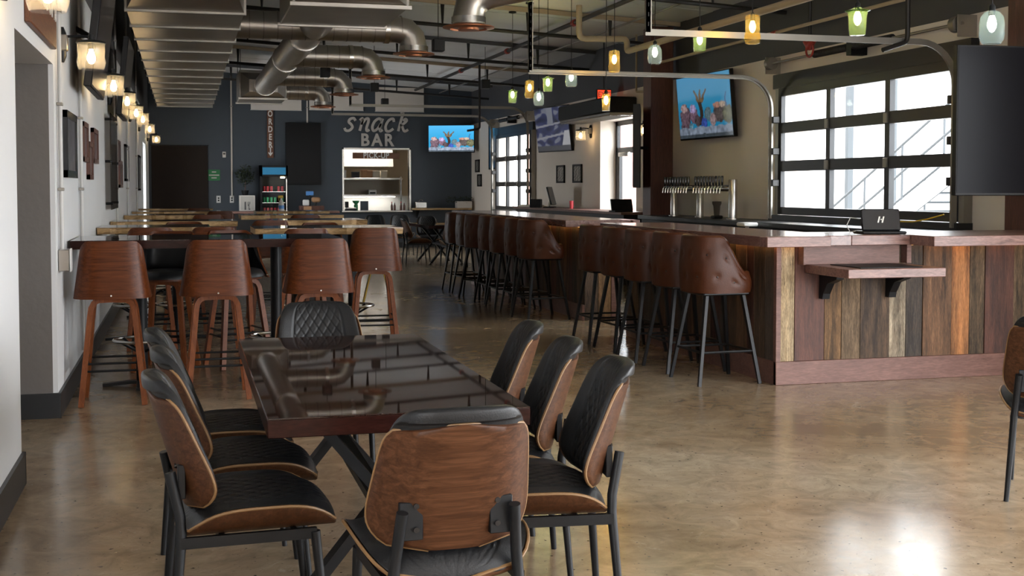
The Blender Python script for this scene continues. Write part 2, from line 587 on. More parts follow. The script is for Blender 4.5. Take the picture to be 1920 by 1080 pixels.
def ob(name, mb, mat, parent=None, loc=None, smooth=38, kind=None, rot=None):
    me = mb if isinstance(mb, bpy.types.Mesh) else mb.mesh(name, mat, smooth)
    o = bpy.data.objects.new(name, me)
    C.objects.link(o)
    if parent is not None:
        o.parent = parent
    if loc is not None:
        o.location = loc
    if rot is not None:
        o.rotation_euler = rot
    if kind:
        o['kind'] = kind
    return o


def tag(o, label, cat, group=None):
    o['label'] = label
    o['category'] = cat
    if group:
        o['group'] = group
    return o


def thing(name, label, cat, loc=(0, 0, 0), rz=0.0, group=None):
    o = bpy.data.objects.new(name, None)
    o.empty_display_size = 0.1
    C.objects.link(o)
    o.location = loc
    o.rotation_euler = (0, 0, rz)
    return tag(o, label, cat, group)


def dup(root, loc, rz=0.0, label=None, group=None):
    r = root.copy()
    C.objects.link(r)
    r.location = loc
    r.rotation_euler = (0, 0, rz)
    if label:
        r['label'] = label
    if group:
        r['group'] = group
    for ch in list(root.children):
        c = ch.copy()
        C.objects.link(c)
        c.parent = r
        for g in list(ch.children):
            d = g.copy()
            C.objects.link(d)
            d.parent = c
    return r


def struct(name, mb, mat, parent=None, smooth=0):
    o = ob(name, mb, mat, parent, smooth=smooth)
    if parent is None:
        o['kind'] = 'structure'
    return o


def B(*boxes, bev=0.0):
    m = MB()
    for a, b in boxes:
        m.box(a, b, bev)
    return m


def text_mesh(name, s, size, depth, mat, sx=1.0, bold=0.0, shear=0.0, spacing=1.0):
    cu = bpy.data.curves.new(name, 'FONT')
    cu.body = s
    cu.size = size
    cu.extrude = depth
    cu.offset = bold
    cu.shear = shear
    cu.space_character = spacing
    cu.align_x = 'CENTER'
    cu.align_y = 'CENTER'
    cu.resolution_u = 3
    t = bpy.data.objects.new(name, cu)
    C.objects.link(t)
    dg = bpy.context.evaluated_depsgraph_get()
    me = bpy.data.meshes.new_from_object(t.evaluated_get(dg))
    bpy.data.objects.remove(t)
    bpy.data.curves.remove(cu)
    for v in me.vertices:
        v.co.x *= sx
    me.materials.clear()
    me.materials.append(M[mat])
    return me


RX = PI / 2  # stands text up, facing -Y


def picture_mesh(name, w, h, nx, ny, fn, mat):
    """upright picture in the local xz plane facing -Y; fn(u, v) gives a linear colour"""
    me = bpy.data.meshes.new(name)
    vs, fs = [], []
    for j in range(ny + 1):
        for i in range(nx + 1):
            vs.append((-w / 2 + w * i / nx, 0, -h / 2 + h * j / ny))
    for j in range(ny):
        for i in range(nx):
            a = j * (nx + 1) + i
            fs.append((a, a + 1, a + nx + 2, a + nx + 1))
    me.from_pydata(vs, [], fs)
    ca = me.color_attributes.new('print', 'FLOAT_COLOR', 'POINT')
    for j in range(ny + 1):
        for i in range(nx + 1):
            ca.data[j * (nx + 1) + i].color = (*fn(i / nx, j / ny), 1)
    me.materials.append(M[mat])
    return me


# ------------------------------------------------------------------ room shell
YB = 30.0     # back wall
YF = -4.0     # wall behind the camera
XL = -0.79
roof = lambda x: 4.30 - 0.055 * (x + 0.8)

struct('floor', B(((-2.4, YF - 0.3, -0.2), (7.36, YB, 0.0))), 'floor')
mb = MB().add([(-2.4, YF - .3, roof(-2.4) + .012), (7.5, YF - .3, roof(7.5) + .012), (7.5, YB + .3, roof(7.5) + .012), (-2.4, YB + .3, roof(-2.4) + .012),
               (-2.4, YF - .3, roof(-2.4) + .2), (7.5, YF - .3, roof(7.5) + .2), (7.5, YB + .3, roof(7.5) + .2), (-2.4, YB + .3, roof(-2.4) + .2)],
              [(0, 3, 2, 1), (4, 5, 6, 7), (0, 1, 5, 4), (1, 2, 6, 5), (2, 3, 7, 6), (3, 0, 4, 7)])
ceil = struct('ceiling', mb, 'deck')
panel_mesh = MB().add([(-2.4, .004, roof(-2.4)), (7.5, .004, roof(7.5)), (7.5, .896, roof(7.5)), (-2.4, .896, roof(-2.4)),
                       (-2.4, .004, roof(-2.4) + .02), (7.5, .004, roof(7.5) + .02), (7.5, .896, roof(7.5) + .02), (-2.4, .896, roof(-2.4) + .02)],
                      [(0, 3, 2, 1), (4, 5, 6, 7), (0, 1, 5, 4), (1, 2, 6, 5), (2, 3, 7, 6), (3, 0, 4, 7)]).mesh('deck_panel', 'deck', 0)
for k in range(38):                      # wide roof deck panels, every second one set a little higher
    ob('deck_panel', panel_mesh, None, ceil, loc=(0, YF - .3 + .9 * k, .006 if k % 2 else 0.0))

# left wall with a passage opening (y 6.42..8.25, up to z 2.25)
PB = 3.06
struct('wall_left', B(((-2.3, .8, 0), (XL, 6.42, PB)), ((-1.1, YF, 0), (XL, -3.6, PB)), ((-1.1, -3.6, 0), (XL, .8, .2)), ((-1.1, -3.6, 2.8), (XL, .8, PB)), ((-2.3, 8.25, 0), (XL, 12.0, PB)), ((-1.1, 12.0, 0), (XL, 25.8, PB)), ((-1.1, 27.6, 0), (XL, YB, PB)), ((-1.1, 25.8, 2.4), (XL, 27.6, PB)), ((-2.3, 6.42, 2.25), (XL, 8.25, PB))), 'wall_white')  # unseen opening at the near end is added to light the right wall
wl = bpy.data.objects['wall_left']
ob('upper_band', B(((-2.3, YF, PB), (XL - 0.004, YB, 4.36))), 'wall_dark', wl, smooth=0)
dl = struct('door_3', B(((-1.02, 25.8, 0), (-.95, 25.9, 2.4)), ((-1.02, 27.5, 0), (-.95, 27.6, 2.4)), ((-1.02, 25.8, 2.3), (-.95, 27.6, 2.4)), ((-1.02, 26.65, 0), (-.95, 26.75, 2.4)), ((-1.02, 25.8, 0), (-.95, 27.6, .2)), ((-1.02, 25.8, 1.0), (-.95, 27.6, 1.06))), 'alu_dark')
ob('door_pane', B(((-.99, 25.85, .1), (-.98, 27.55, 2.35))), 'pane', dl, smooth=0)
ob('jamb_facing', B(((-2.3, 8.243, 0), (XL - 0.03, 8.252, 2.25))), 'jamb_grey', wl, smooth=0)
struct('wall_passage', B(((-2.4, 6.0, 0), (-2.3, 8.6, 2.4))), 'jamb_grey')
struct('baseboard_left', B(((XL - .01, .8, 0), (XL + .018, 6.44, .16)), ((XL - .01, 8.235, 0), (XL + .018, 25.8, .16)), ((XL - .01, 27.6, 0), (XL + .018, YB, .16)), ((-2.3, 8.225, 0), (XL + .018, 8.25, .16)), ((-2.3, 6.42, 0), (XL + .018, 6.44, .16))), 'base_black')


# right wall: openings (y0, y1, z0, z1)
def wall_y(name, x0, x1, y0, y1, z0, z1, holes, mat):
    m = MB()
    y = y0
    for a, b, c, d in sorted(holes):
        m.box((x0, y, z0), (x1, a, z1))
        if c > z0:
            m.box((x0, a, z0), (x1, b, c))
        if d < z1:
            m.box((x0, a, d), (x1, b, z1))
        y = b
    m.box((x0, y, z0), (x1, y1, z1))
    return struct(name, m, mat)


holes = [(-3.6, 0.8, 0.15, 2.95), (1.4, 5.8, 0.15, 2.95), (9.8, 13.42, 1.10, 2.80), (18.4, 20.15, 0.0, 2.62), (24.2, 27.2, 0.93, 2.74)]  # first two are unseen, enlarged to let in more daylight
wr = wall_y('wall_right', XR, 7.35, YF, YB, 0, PB, holes, 'wall_warm')
ob('upper_band', B(((XR + .004, YF, PB), (7.35, YB, 4.1))), 'wall_dark', wr, smooth=0)
# wall behind the camera, with an unseen window sized to tune the daylight
struct('wall_front', B(((-2.3, YF - .2, 0), (4.2, YF, 4.4)), ((6.6, YF - .2, 0), (7.35, YF, 4.1)), ((4.2, YF - .2, 0), (6.6, YF, .5)), ((4.2, YF - .2, 2.7), (6.6, YF, 4.3))), 'wall_warm')
# back wall with the pick-up window
struct('wall_back', B(((-2.3, YB, 0), (3.79, YB + .15, 4.4)), ((5.41, YB, 0), (7.35, YB + .15, 4.1)), ((3.79, YB, 0), (5.41, YB + .15, .91)), ((3.79, YB, 2.41), (5.41, YB + .15, 4.2))), 'wall_slate')
struct('baseboard_back', B(((XL, YB - .02, 0), (XR, YB, .12))), 'base_black')
struct('baseboard_right', B(((XR - .02, YF, 0), (XR, 18.4, .14)), ((XR - .02, 20.15, 0), (XR, YB, .14))), 'base_black')
# brown sliding door on the back wall
d1 = struct('door_1', B(((-.73, YB - .06, 0), (.56, YB - .01, 2.46)), bev=.006), 'door_brown')
ob('door_rail', B(((-.76, YB - .07, 2.46), (.58, YB - .01, 2.48))), 'black_steel', d1, smooth=0)

# rust-brown columns between the openings of the right wall
for i, (cx, cy) in enumerate(((6.72, 16.78), (6.86, 8.72))):
    t = struct('trim_%d' % (i + 1), B(((cx - .17, cy - .17, 0), (cx + .17, cy + .17, 3.8)), bev=.012), 'column')
    ob('corner_batten', B(((cx - .185, cy - .185, 0), (cx - .12, cy - .165, 3.8))), 'column', t, smooth=0)

# pick-up window frame and sill
wf = struct('window_1', B(((3.75, YB - .03, 2.41), (5.45, YB + .17, 2.45)), ((3.75, YB - .03, .91), (3.79, YB + .17, 2.45)), ((5.41, YB - .03, .91), (5.45, YB + .17, 2.45))), 'steel')
ob('window_sill', B(((3.72, YB - .14, .87), (5.48, YB + .30, .91)), bev=.006), 'steel', wf)

# glass exit door in the right wall
dr = struct('door_2', B(((7.28, 20.05, 0), (7.34, 20.15, 2.62)), ((7.28, 18.4, 0), (7.34, 18.5, 2.62)), ((7.28, 18.4, 2.54), (7.34, 20.15, 2.62)),
                        ((7.28, 18.4, 2.06), (7.34, 20.15, 2.16)), ((7.28, 19.95, .0), (7.34, 20.05, 2.06)), ((7.28, 18.5, 0), (7.34, 18.6, 2.06)), ((7.28, 18.5, 0), (7.34, 20.05, .22))), 'alu_dark')
ob('door_pane', B(((7.30, 18.6, .22), (7.31, 19.95, 2.06))), 'pane', dr, smooth=0)
ob('transom_pane', B(((7.30, 18.5, 2.16), (7.31, 20.05, 2.54))), 'pane', dr, smooth=0)
ob('door_closer', B(((7.18, 19.3, 2.0), (7.27, 19.75, 2.07)), bev=.01), 'steel', dr)
ob('push_bar', B(((7.19, 18.65, 1.02), (7.27, 19.9, 1.08)), bev=.01), 'steel', dr)


# ------------------------------------------------------------------ sectional glass garage doors with tracks
def garage_door(label, y0, y1, z0, rows, ztop, zr, xi):
    t = thing('garage_door', label, 'garage door', (6.93, (y0 + y1) / 2, z0))
    w = y1 - y0
    h = 0.03
    L2 = w / 2
    ztl = ztop - z0
    st = 0.075
    # outer stiles
    for s in (-1, 1):
        ob('stile', B(((-h, s * L2, 0), (h, s * (L2 - st), ztl)), bev=.004), 'alu_dark', t)
    cols = 3
    cw = w / cols
    zprev = 0.0
    for k, (a, b) in enumerate(rows):
        a -= z0
        b -= z0
        ob('rail', B(((-h - .004, -L2 + st, zprev), (h, L2 - st, a)), bev=.003), 'alu_dark', t)
        zprev = b
        for c in range(cols):
            ya = -L2 + c * cw + (st if c == 0 else .045)
            yb = -L2 + (c + 1) * cw - (st if c == cols - 1 else .045)
            ob('pane', B(((-.004, ya - .01, a - .01), (.004, yb + .01, b + .01))), 'pane', t, smooth=0)
            if c < cols - 1:
                ob('mullion', B(((-h, yb, a), (h, yb + .09, b))), 'alu_dark', t, smooth=0)
        if k < len(rows) - 1:
            for c in range(1, cols):
                yy = -L2 + c * cw
                ob('hinge', B(((-h - .03, yy - .035, b + .01), (-h - .002, yy + .035, b + .11)), bev=.006), 'galv_dull', t)
    ob('rail', B(((-h - .004, -L2 + st, zprev), (h, L2 - st, ztl)), bev=.003), 'alu_dark', t)
    # dark head frame and side frame on the wall
    ob('head_frame', B(((-.02, -L2 - .16, ztl), (.09, L2 + .16, ztl + .17))), 'alu_dark', t, smooth=0)
    ob('sill', B(((-.10, -L2 - .1, -.07), (.40, L2 + .1, -.005))), 'alu_dark', t, smooth=0)
    for s in (-1, 1):
        ob('jamb', B(((-.02, s * (L2 + .01), -.07), (.08, s * (L2 + .09), ztl))), 'galv_dull', t, smooth=0)
        # steel track: up the jamb, round the bend, level into the room
        pts = [(-.10, 0, -.05), (-.10, 0, zr - z0 - .38)]
        for q in range(1, 9):
            a = PI / 2 * q / 8
            pts.append((-.10 - .38 * (1 - math.cos(a)), 0, zr - z0 - .38 + .38 * math.sin(a)))
        pts.append((xi - 6.93, 0, zr - z0))
        m = MB()
        m.sweep([(p[0], s * (L2 + .03), p[2]) for p in pts], .05, .022, (0, 1, 0))
        m.sweep([(p[0], s * (L2 + .055), p[2]) for p in pts], .010, .055, (0, 1, 0))
        ob('track', m, 'galv_dull', t, smooth=30)
        # perforated angle that hangs the inner end of the track
        yy = s * (L2 + .055)
        ob('hanger_angle', B(((xi - 6.93, yy - .02, zr - z0), (xi - 6.925 + .035, yy + .02, roof(xi) - z0)), ((xi - 6.93, yy - .02, zr - z0), (xi - 6.88, yy - .015, roof(xi) - z0))), 'galv_dull', t, smooth=0)
        nh = 14
        zz = [zr - z0 + .05 + (roof(xi) - zr - .1) * k / nh for k in range(nh + 1)]
        m = MB()
        for q in zz:
            m.box((xi - 6.915, yy - .0215, q), (xi - 6.905, yy - .0195, q + .035))
        ob('slots', m, 'black_matt', t, smooth=0, kind='stuff')
        for q in range(1, 4):
            ob('roller_bracket', B(((-.12, s * (L2 + .0), ztl * q / 4 - .04), (-.03, s * (L2 - .05), ztl * q / 4 + .04)), bev=.006), 'black_pipe', t)
    # torsion shaft with drums and springs
    zs = ztl + .30
    ob('torsion_shaft', MB().cyl((-.10, -L2 - .15, zs), (-.10, L2 + .15, zs), .014, n=10), 'galv_dull', t)
    for s in (-1, 1):
        ob('cable_drum', MB().cyl((-.10, s * (L2 + .02), zs), (-.10, s * (L2 + .10), zs), .075, n=18), 'galv_dull', t)
        ob('bearing_plate', B(((-.14, s * (L2 + .12), zs - .12), (.06, s * (L2 + .13), zs + .08))), 'galv', t, smooth=0)
        m = MB()
        for q in range(30):
            yy = s * .06 + s * .72 * q / 30
            m.cyl((-.10, yy, zs), (-.10, yy + s * .02, zs), .042, n=10)
        ob('torsion_spring', m, 'black_pipe', t, kind='stuff')
    ob('center_plate', B(((-.13, -.05, zs - .09), (.06, .05, zs + .06))), 'black_steel', t, smooth=0)
    return t


gd1 = garage_door('wide glass garage door with nine panes behind the bar beside the taps', 9.84, 13.38, 1.15, [(1.24, 1.665), (1.79, 2.12), (2.244, 2.56)], 2.66, 2.79, 3.8)
gd2 = garage_door('nine-pane glass garage door near the slate back wall beyond the far bar', 24.25, 27.15, .98, [(1.06, 1.50), (1.60, 2.06), (2.16, 2.58)], 2.66, 3.10, 3.17)

# ------------------------------------------------------------------ outside: pavement, pale building, steel stair
g = ob('pavement', B(((7.36, -25, -.25), (70, 70, -.12))), 'ext_ground', smooth=0)
g['kind'] = 'structure'
g['label'] = 'pale pavement outside the glass garage doors'
st = thing('outdoor_staircase', 'pale steel staircase with mesh railing outside the wide garage door', 'staircase', (11.5, 18.0, -.12))


def flight(p0, p1, wid, nst, nm):
    a, b = Vector(p0), Vector(p1)
    for s in (0, 1):
        off = Vector((s * wid, 0, 0))
        m = MB()
        m.sweep([a + off, b + off], .06, .30, (1, 0, 0))
        ob('stringer', m, 'ext_white', st, smooth=0)
        m = MB()
        for hgt in (1.0, .55):
            m.tube([a + off + Vector((0, 0, hgt + .1)), b + off + Vector((0, 0, hgt + .1))], .022, 8)
        ob('handrail', m, 'ext_grey', st)
        for k in range(5):
            p = a + (b - a) * (k / 4) + off
            ob('baluster', MB().cyl(p, p + Vector((0, 0, 1.1)), .02, n=8), 'ext_grey', st)
    for k in range(nst):
        p = a + (b - a) * ((k + .5) / nst)
        ob('tread', B(((p.x, p.y - .15, p.z + .05), (p.x + wid, p.y + .15, p.z + .09))), 'ext_grey', st, smooth=0)


flight((0, 2.2, .1), (0, -2.4, 2.3), 1.2, 14, 'low')
flight((1.5, 4.4, 5.0), (1.5, -2.4, 2.3), 1.2, 18, 'high')
ob('landing', B(((0, -3.6, 2.2), (2.7, -2.4, 2.35))), 'ext_grey', st, smooth=0)
for px_, py_ in ((0.1, -3.5), (2.6, -3.5), (1.6, 4.3), (2.6, 4.3)):
    ob('post', B(((px_ - .06, py_ - .06, 0), (px_ + .06, py_ + .06, 4.6 if py_ > 0 else 2.3))), 'ext_grey', st, smooth=0)
tag(ob('white_annex', B(((11.5, 22.6, -.15), (20, 27.0, 5.0)), ((11.4, 22.5, 5.0), (20.1, 27.1, 5.2))), 'ext_white', smooth=0), 'pale annex building outside beyond the staircase', 'building')
bk = ob('brick_building', B(((13.5, 33.0, -.15), (24, 48.0, 4.2)), ((13.4, 32.9, 4.2), (24.1, 48.1, 4.5))), 'ext_red', smooth=0)
tag(bk, 'reddish building outside the nine-pane door near the back wall', 'building')


# ------------------------------------------------------------------ dining table and dining chairs
def round_end(v, n=7.0):
    return max(0.0, 1 - abs(2 * v - 1) ** n) ** (1 / n)


def make_dining_chair(label):
    t = thing('dining_chair', label, 'chair')
    z0, hh = .475, .365

    def hw(v):
        v = min(1, max(0, v))
        lo = max(0.0, 1 - (1 - min(1, v / .5)) ** 3.2) ** (1 / 3.2)
        hi = max(0.0, 1 - max(0, (v - .5) / .5) ** 7) ** (1 / 7)
        return (.240 - .050 * max(0, v - .2)) * (0.30 + .70 * lo) * (0.10 + .90 * hi)

    def back(u, v, off):
        x = u * hw(v)
        y_ = -.205 - .30 * hh * v + .3 * x * x + 6.8 * abs(x) ** 3 + off
        return (x, y_, z0 + hh * v)
    m = MB().slab(lambda u, v: back(u, v, .013), lambda u, v: back(u, v, 0), 26, 22)
    ob('back_shell', m, 'chair_wood', t, smooth=50)
    # plywood edge band
    ring = [back(u, 1, .0065) for u in [-1 + k / 8 for k in range(17)]]
    pts = [back(-1, v / 24, .0065) for v in range(25)] + ring[1:-1] + [back(1, 1 - v / 24, .0065) for v in range(25)]
    ob('edge_band', MB().tube(pts, .0046, 6), 'ply_edge', t)

    def quilt(u, v, nx, ny):
        if abs(u) > .60:
            return -.006 * math.exp(-((abs(u) - .62) / .03) ** 2)
        a = u * nx
        b = v * ny
        d1 = abs(((a + b) % 1) - .5)
        d2 = abs(((a - b) % 1) - .5)
        return -.0055 * (math.exp(-((.5 - d1) / .07) ** 2) + math.exp(-((.5 - d2) / .07) ** 2))

    def cush(u, v):
        vv = .03 + v * 1.10
        x = u * (.230 - .050 * max(0, vv - .2)) * (0.30 + .70 * max(0.0, 1 - (1 - min(1, v / .5)) ** 3.2) ** (1 / 3.2)) * (0.10 + .90 * max(0.0, 1 - max(0, (v - .5) / .5) ** 5) ** .2)
        e = max(0, 1 - abs(u) ** 5) ** .5 * max(0, 1 - abs(2 * v - 1) ** 7) ** .5
        yb = -.205 - .30 * hh * vv + .3 * x * x + 6.8 * abs(x) ** 3 + .010
        return x, yb, z0 + hh * vv, e

    def cf(u, v):
        x, yb, z, e = cush(u, v)
        return (x, yb + .012 + e * (.042 + quilt(u, v, 4.5, 6.0)), z)

    def cb(u, v):
        x, yb, z, e = cush(u, v)
        return (x, yb - (.020 * e if v > .90 else 0.0), z)
    ob('back_cushion', MB().slab(cf, cb, 96, 72), 'leather_black', t, smooth=60)

    # seat: dished plywood shell and domed cushion, superellipse plan
    def plan(u, v, k):
        yy = -.225 + .50 * v
        w = .252 * k * (.08 + .92 * round_end(v, 3.6))
        return u * w, yy * k + (1 - k) * .02

    def base(u):
        return .384 + .098 * abs(u) ** 4

    def s0(u, v):
        x, y_ = plan(u, v, 1.0)
        return (x, y_, base(u * (.08 + .92 * round_end(v, 3.6))))

    def s1(u, v):
        x, y_ = plan(u, v, 1.0)
        return (x, y_, .013 + base(u * (.08 + .92 * round_end(v, 3.6))))
    ob('seat_shell', MB().slab(s1, s0, 24, 24), 'chair_wood', t, smooth=50)
    pts = [s1(-1, v / 20) for v in range(21)] + [s1(u / 6, 1) for u in range(-5, 6)] + [s1(1, 1 - v / 20) for v in range(21)] + [s1(-u / 6, 0) for u in range(-5, 7)]
    ob('edge_band', MB().tube([(p[0], p[1], p[2] - .005) for p in pts], .0050, 6), 'ply_edge', t)

    def c1(u, v):
        x, y_ = plan(u, v, .975)
        e = max(0, 1 - abs(u) ** 5) ** .5 * max(0, 1 - abs(2 * v - 1) ** 5) ** .5
        return (x, y_, base(u * (.08 + .92 * round_end(v, 3.6))) + .014 + e * (.012 + .085 * (1 - abs(u) ** 4) + quilt(u, v, 4.5, 6.0)))

    def c0(u, v):
        x, y_ = plan(u, v, .975)
        return (x, y_, base(u * (.08 + .92 * round_end(v, 3.6))) + .0125)
    ob('seat_cushion', MB().slab(c1, c0, 88, 72), 'leather_black', t, smooth=60)
    for s in (-1, 1):
        ob('leg', MB().tube([(s * .205, -.255, 0), (s * .178, -.222, .40), (s * .172, -.224, .46), (s * .158, -.252, .60)], [.0115, .0165, .0165, .0165], 12), 'black_steel', t)
        ob('leg', MB().tube([(s * .205, .225, 0), (s * .195, .185, .39)], [.0105, .0165], 12), 'black_steel', t)
        ob('side_rail', MB().sweep([(s * .187, -.225, .385), (s * .195, .19, .385)], .018, .034, (1, 0, 0)), 'black_steel', t, smooth=30)
        yb = -.205 - .30 * hh * .27 + .3 * .12 ** 2 + 6.8 * .12 ** 3
        pl = ob('mounting_plate', B(((s * .095, yb - .010, .515), (s * .160, yb + .012, .62)), bev=.002), 'black_steel', t)
        for q in (.545, .61):
            ob('bolt', MB().cyl((s * .115, yb - .018, q), (s * .115, yb - .008, q), .008, n=10), 'black_gloss', pl)
    ob('cross_rail', MB().sweep([(-.187, -.10, .385), (.187, -.10, .385)], .018, .030, (0, 1, 0)), 'black_steel', t, smooth=30)
    ob('cross_rail', MB().sweep([(-.19, .12, .385), (.19, .12, .385)], .018, .030, (0, 1, 0)), 'black_steel', t, smooth=30)
    return t


GD = 'walnut and black dining chairs'
chair0 = make_dining_chair('walnut-backed dining chair with its back to the end of the dark dining table')
chair0['group'] = GD
chair0.location = (.70, 3.46, 0)
chair0.rotation_euler = (0, 0, math.radians(3))
dup(chair0, (.66, 6.02, 0), PI + .03, 'dining chair with quilted black back at the far end of the dark dining table', GD)
for i, (x_, y_, a) in enumerate(((.19, 4.02, -86), (.20, 4.63, -88), (.16, 5.24, -90))):
    dup(chair0, (x_, y_, 0), math.radians(a), 'dining chair on the white-wall side of the table, %s from the walnut-backed end chair' % ('first', 'second', 'third')[i], GD)
for i, (x_, y_, a) in enumerate(((1.15, 3.96, 83), (1.16, 4.54, 82), (1.18, 5.14, 83))):
    dup(chair0, (x_, y_, 0), math.radians(a), 'dining chair on the bar side of the table, %s from the walnut-backed end chair' % ('first', 'second', 'third')[i], GD)
dup(chair0, (4.03, 4.94, 0), math.radians(-40), 'dining chair standing alone on the open floor before the bar front', GD)

t = thing('dining_table', 'glossy dark wooden dining table with eight chairs around it', 'table', (.66, 4.82, 0))
ZT = .76
ob('table_edge', B(((-.42, -1.03, ZT - .062), (.42, 1.03, ZT - .004)), bev=.003), 'dark_edge', t)
ob('table_top', B(((-.4195, -1.0295, ZT - .006), (.4195, 1.0295, ZT)), bev=.002), 'dark_top', t)
for s in (-1, 1):
    # crossed steel legs at each end with a long foot bar
    yy = s * .62
    ob('leg', MB().sweep([(-.30, yy, .03), (.24, yy, ZT - .07)], .075, .035, (0, 1, 0)), 'black_steel', t, smooth=30)
    ob('leg', MB().sweep([(.30, yy - .04, .03), (-.24, yy - .04, ZT - .07)], .075, .035, (0, 1, 0)), 'black_steel', t, smooth=30)
    ob('mounting_bar', B(((-.33, yy - .05, ZT - .075), (.33, yy + .05, ZT - .060))), 'black_steel', t, smooth=0)
    for q in (-1, 1):
        ob('glide', MB().lathe([(.030, 0), (.032, .008), (.016, .016), (.012, .034)], (q * .31, yy, 0), 14), 'black_gloss', t)
ob('stretcher', MB().sweep([(0, -.62, .36), (0, .62, .36)], .07, .03, (1, 0, 0)), 'black_steel', t, smooth=30)

# ------------------------------------------------------------------ high-top tables
def hightop(label, x0, x1, y0, y1, top, edge, wavy, two=True, z=1.10, th=.06):
    cx, cy = (x0 + x1) / 2, (y0 + y1) / 2
    t = thing('high_top_table', label, 'table', (cx, cy, 0), 0, 'high-top tables')
    hx, hy = (x1 - x0) / 2, (y1 - y0) / 2
    nn = 18
    rnd = random.Random(int(x0 * 100 + y0 * 10))
    wv = [rnd.uniform(-1, 1) * .022 * wavy for _ in range(nn + 1)]
    wv2 = [rnd.uniform(-1, 1) * .022 * wavy for _ in range(nn + 1)]
    lo = [(-hx + 2 * hx * k / nn, -hy + wv[k]) for k in range(nn + 1)]
    hi = [(hx - 2 * hx * k / nn, hy + wv2[k]) for k in range(nn + 1)]
    poly = lo + hi
    m = MB()
    k = len(poly)
    vs = [(a, b, z - .003) for a, b in poly] + [(a * .995, (b + .008 * wavy) if i <= nn else (b - .008 * wavy), z - th) for i, (a, b) in enumerate(poly)]
    m.add(vs, [tuple(range(2 * k - 1, k - 1, -1))] + [(i, (i + 1) % k, k + (i + 1) % k, k + i) for i in range(k)])
    ob('table_edge', m, edge, t, smooth=30)
    m = MB()
    m.prism([(a * .998, b * .998) for a, b in poly], z - .012, z, 'xy')
    ob('table_top', m, top, t, smooth=0)
    for px_ in ((-hx * (.52 if hx > .8 else .38), hx * (.52 if hx > .8 else .38)) if two else (0,)):
        ob('column', MB().cyl((px_, 0, .02), (px_, 0, z - th), .042, n=16), 'black_steel', t)
        ob('top_plate', B(((px_ - .17, -.17, z - th - .014), (px_ + .17, .17, z - th)), bev=.003), 'black_steel', t)
        bs = ob('base_foot', MB().sweep([(px_ - .28, 0, .012), (px_ - .08, 0, .028), (px_ + .08, 0, .028), (px_ + .28, 0, .012)], .07, .022, (0, 1, 0)), 'black_steel', t, smooth=30)
        ob('base_foot', MB().sweep([(px_, -.28, .012), (px_, -.08, .028), (px_, .08, .028), (px_, .28, .012)], .07, .022, (1, 0, 0)), 'black_steel', t, smooth=30)
        ring = [(px_ + .20 * math.cos(a * PI / 12), .20 * math.sin(a * PI / 12), .34) for a in range(25)]
        ob('foot_ring', MB().tube(ring, .012, 8, caps=False), 'steel', t)
        for a in range(4):
            c_, s_ = math.cos(a * PI / 2 + .78), math.sin(a * PI / 2 + .78)
            ob('ring_strut', MB().cyl((px_ + .03 * c_, .03 * s_, .25), (px_ + .20 * c_, .20 * s_, .34), .010, n=8), 'black_steel', t)
    return t


hightop('long dark lacquered high-top table with three wooden stools before it', -.77, 1.13, 9.0, 9.92, 'dark_top', 'dark_edge', 0)
ords = ('first', 'second', 'third', 'fourth', 'fifth', 'sixth', 'seventh')
LT = [(11.9, .24), (14.0, .58), (17.2, .28), (19.8, .66), (22.5, .5)]
for i, (y_, xr) in enumerate(LT):
    hightop('live-edge wooden high-top against the white wall, %s beyond the dark lacquered table' % ords[i], -.78, xr, y_, y_ + .85, 'slab_top', 'live_edge', 1, i < 2)
RT = [(11.3, .62, 1.98), (14.1, .95, 2.05), (16.8, .74, 2.12), (19.6, 1.1, 2.25)]
for i, (y_, xl, xr) in enumerate(RT):
    hightop('free-standing live-edge high-top away from the wall, %s beyond the dark lacquered table' % ords[i], xl, xr, y_, y_ + .85, 'slab_top', 'live_edge', 1, i < 2)


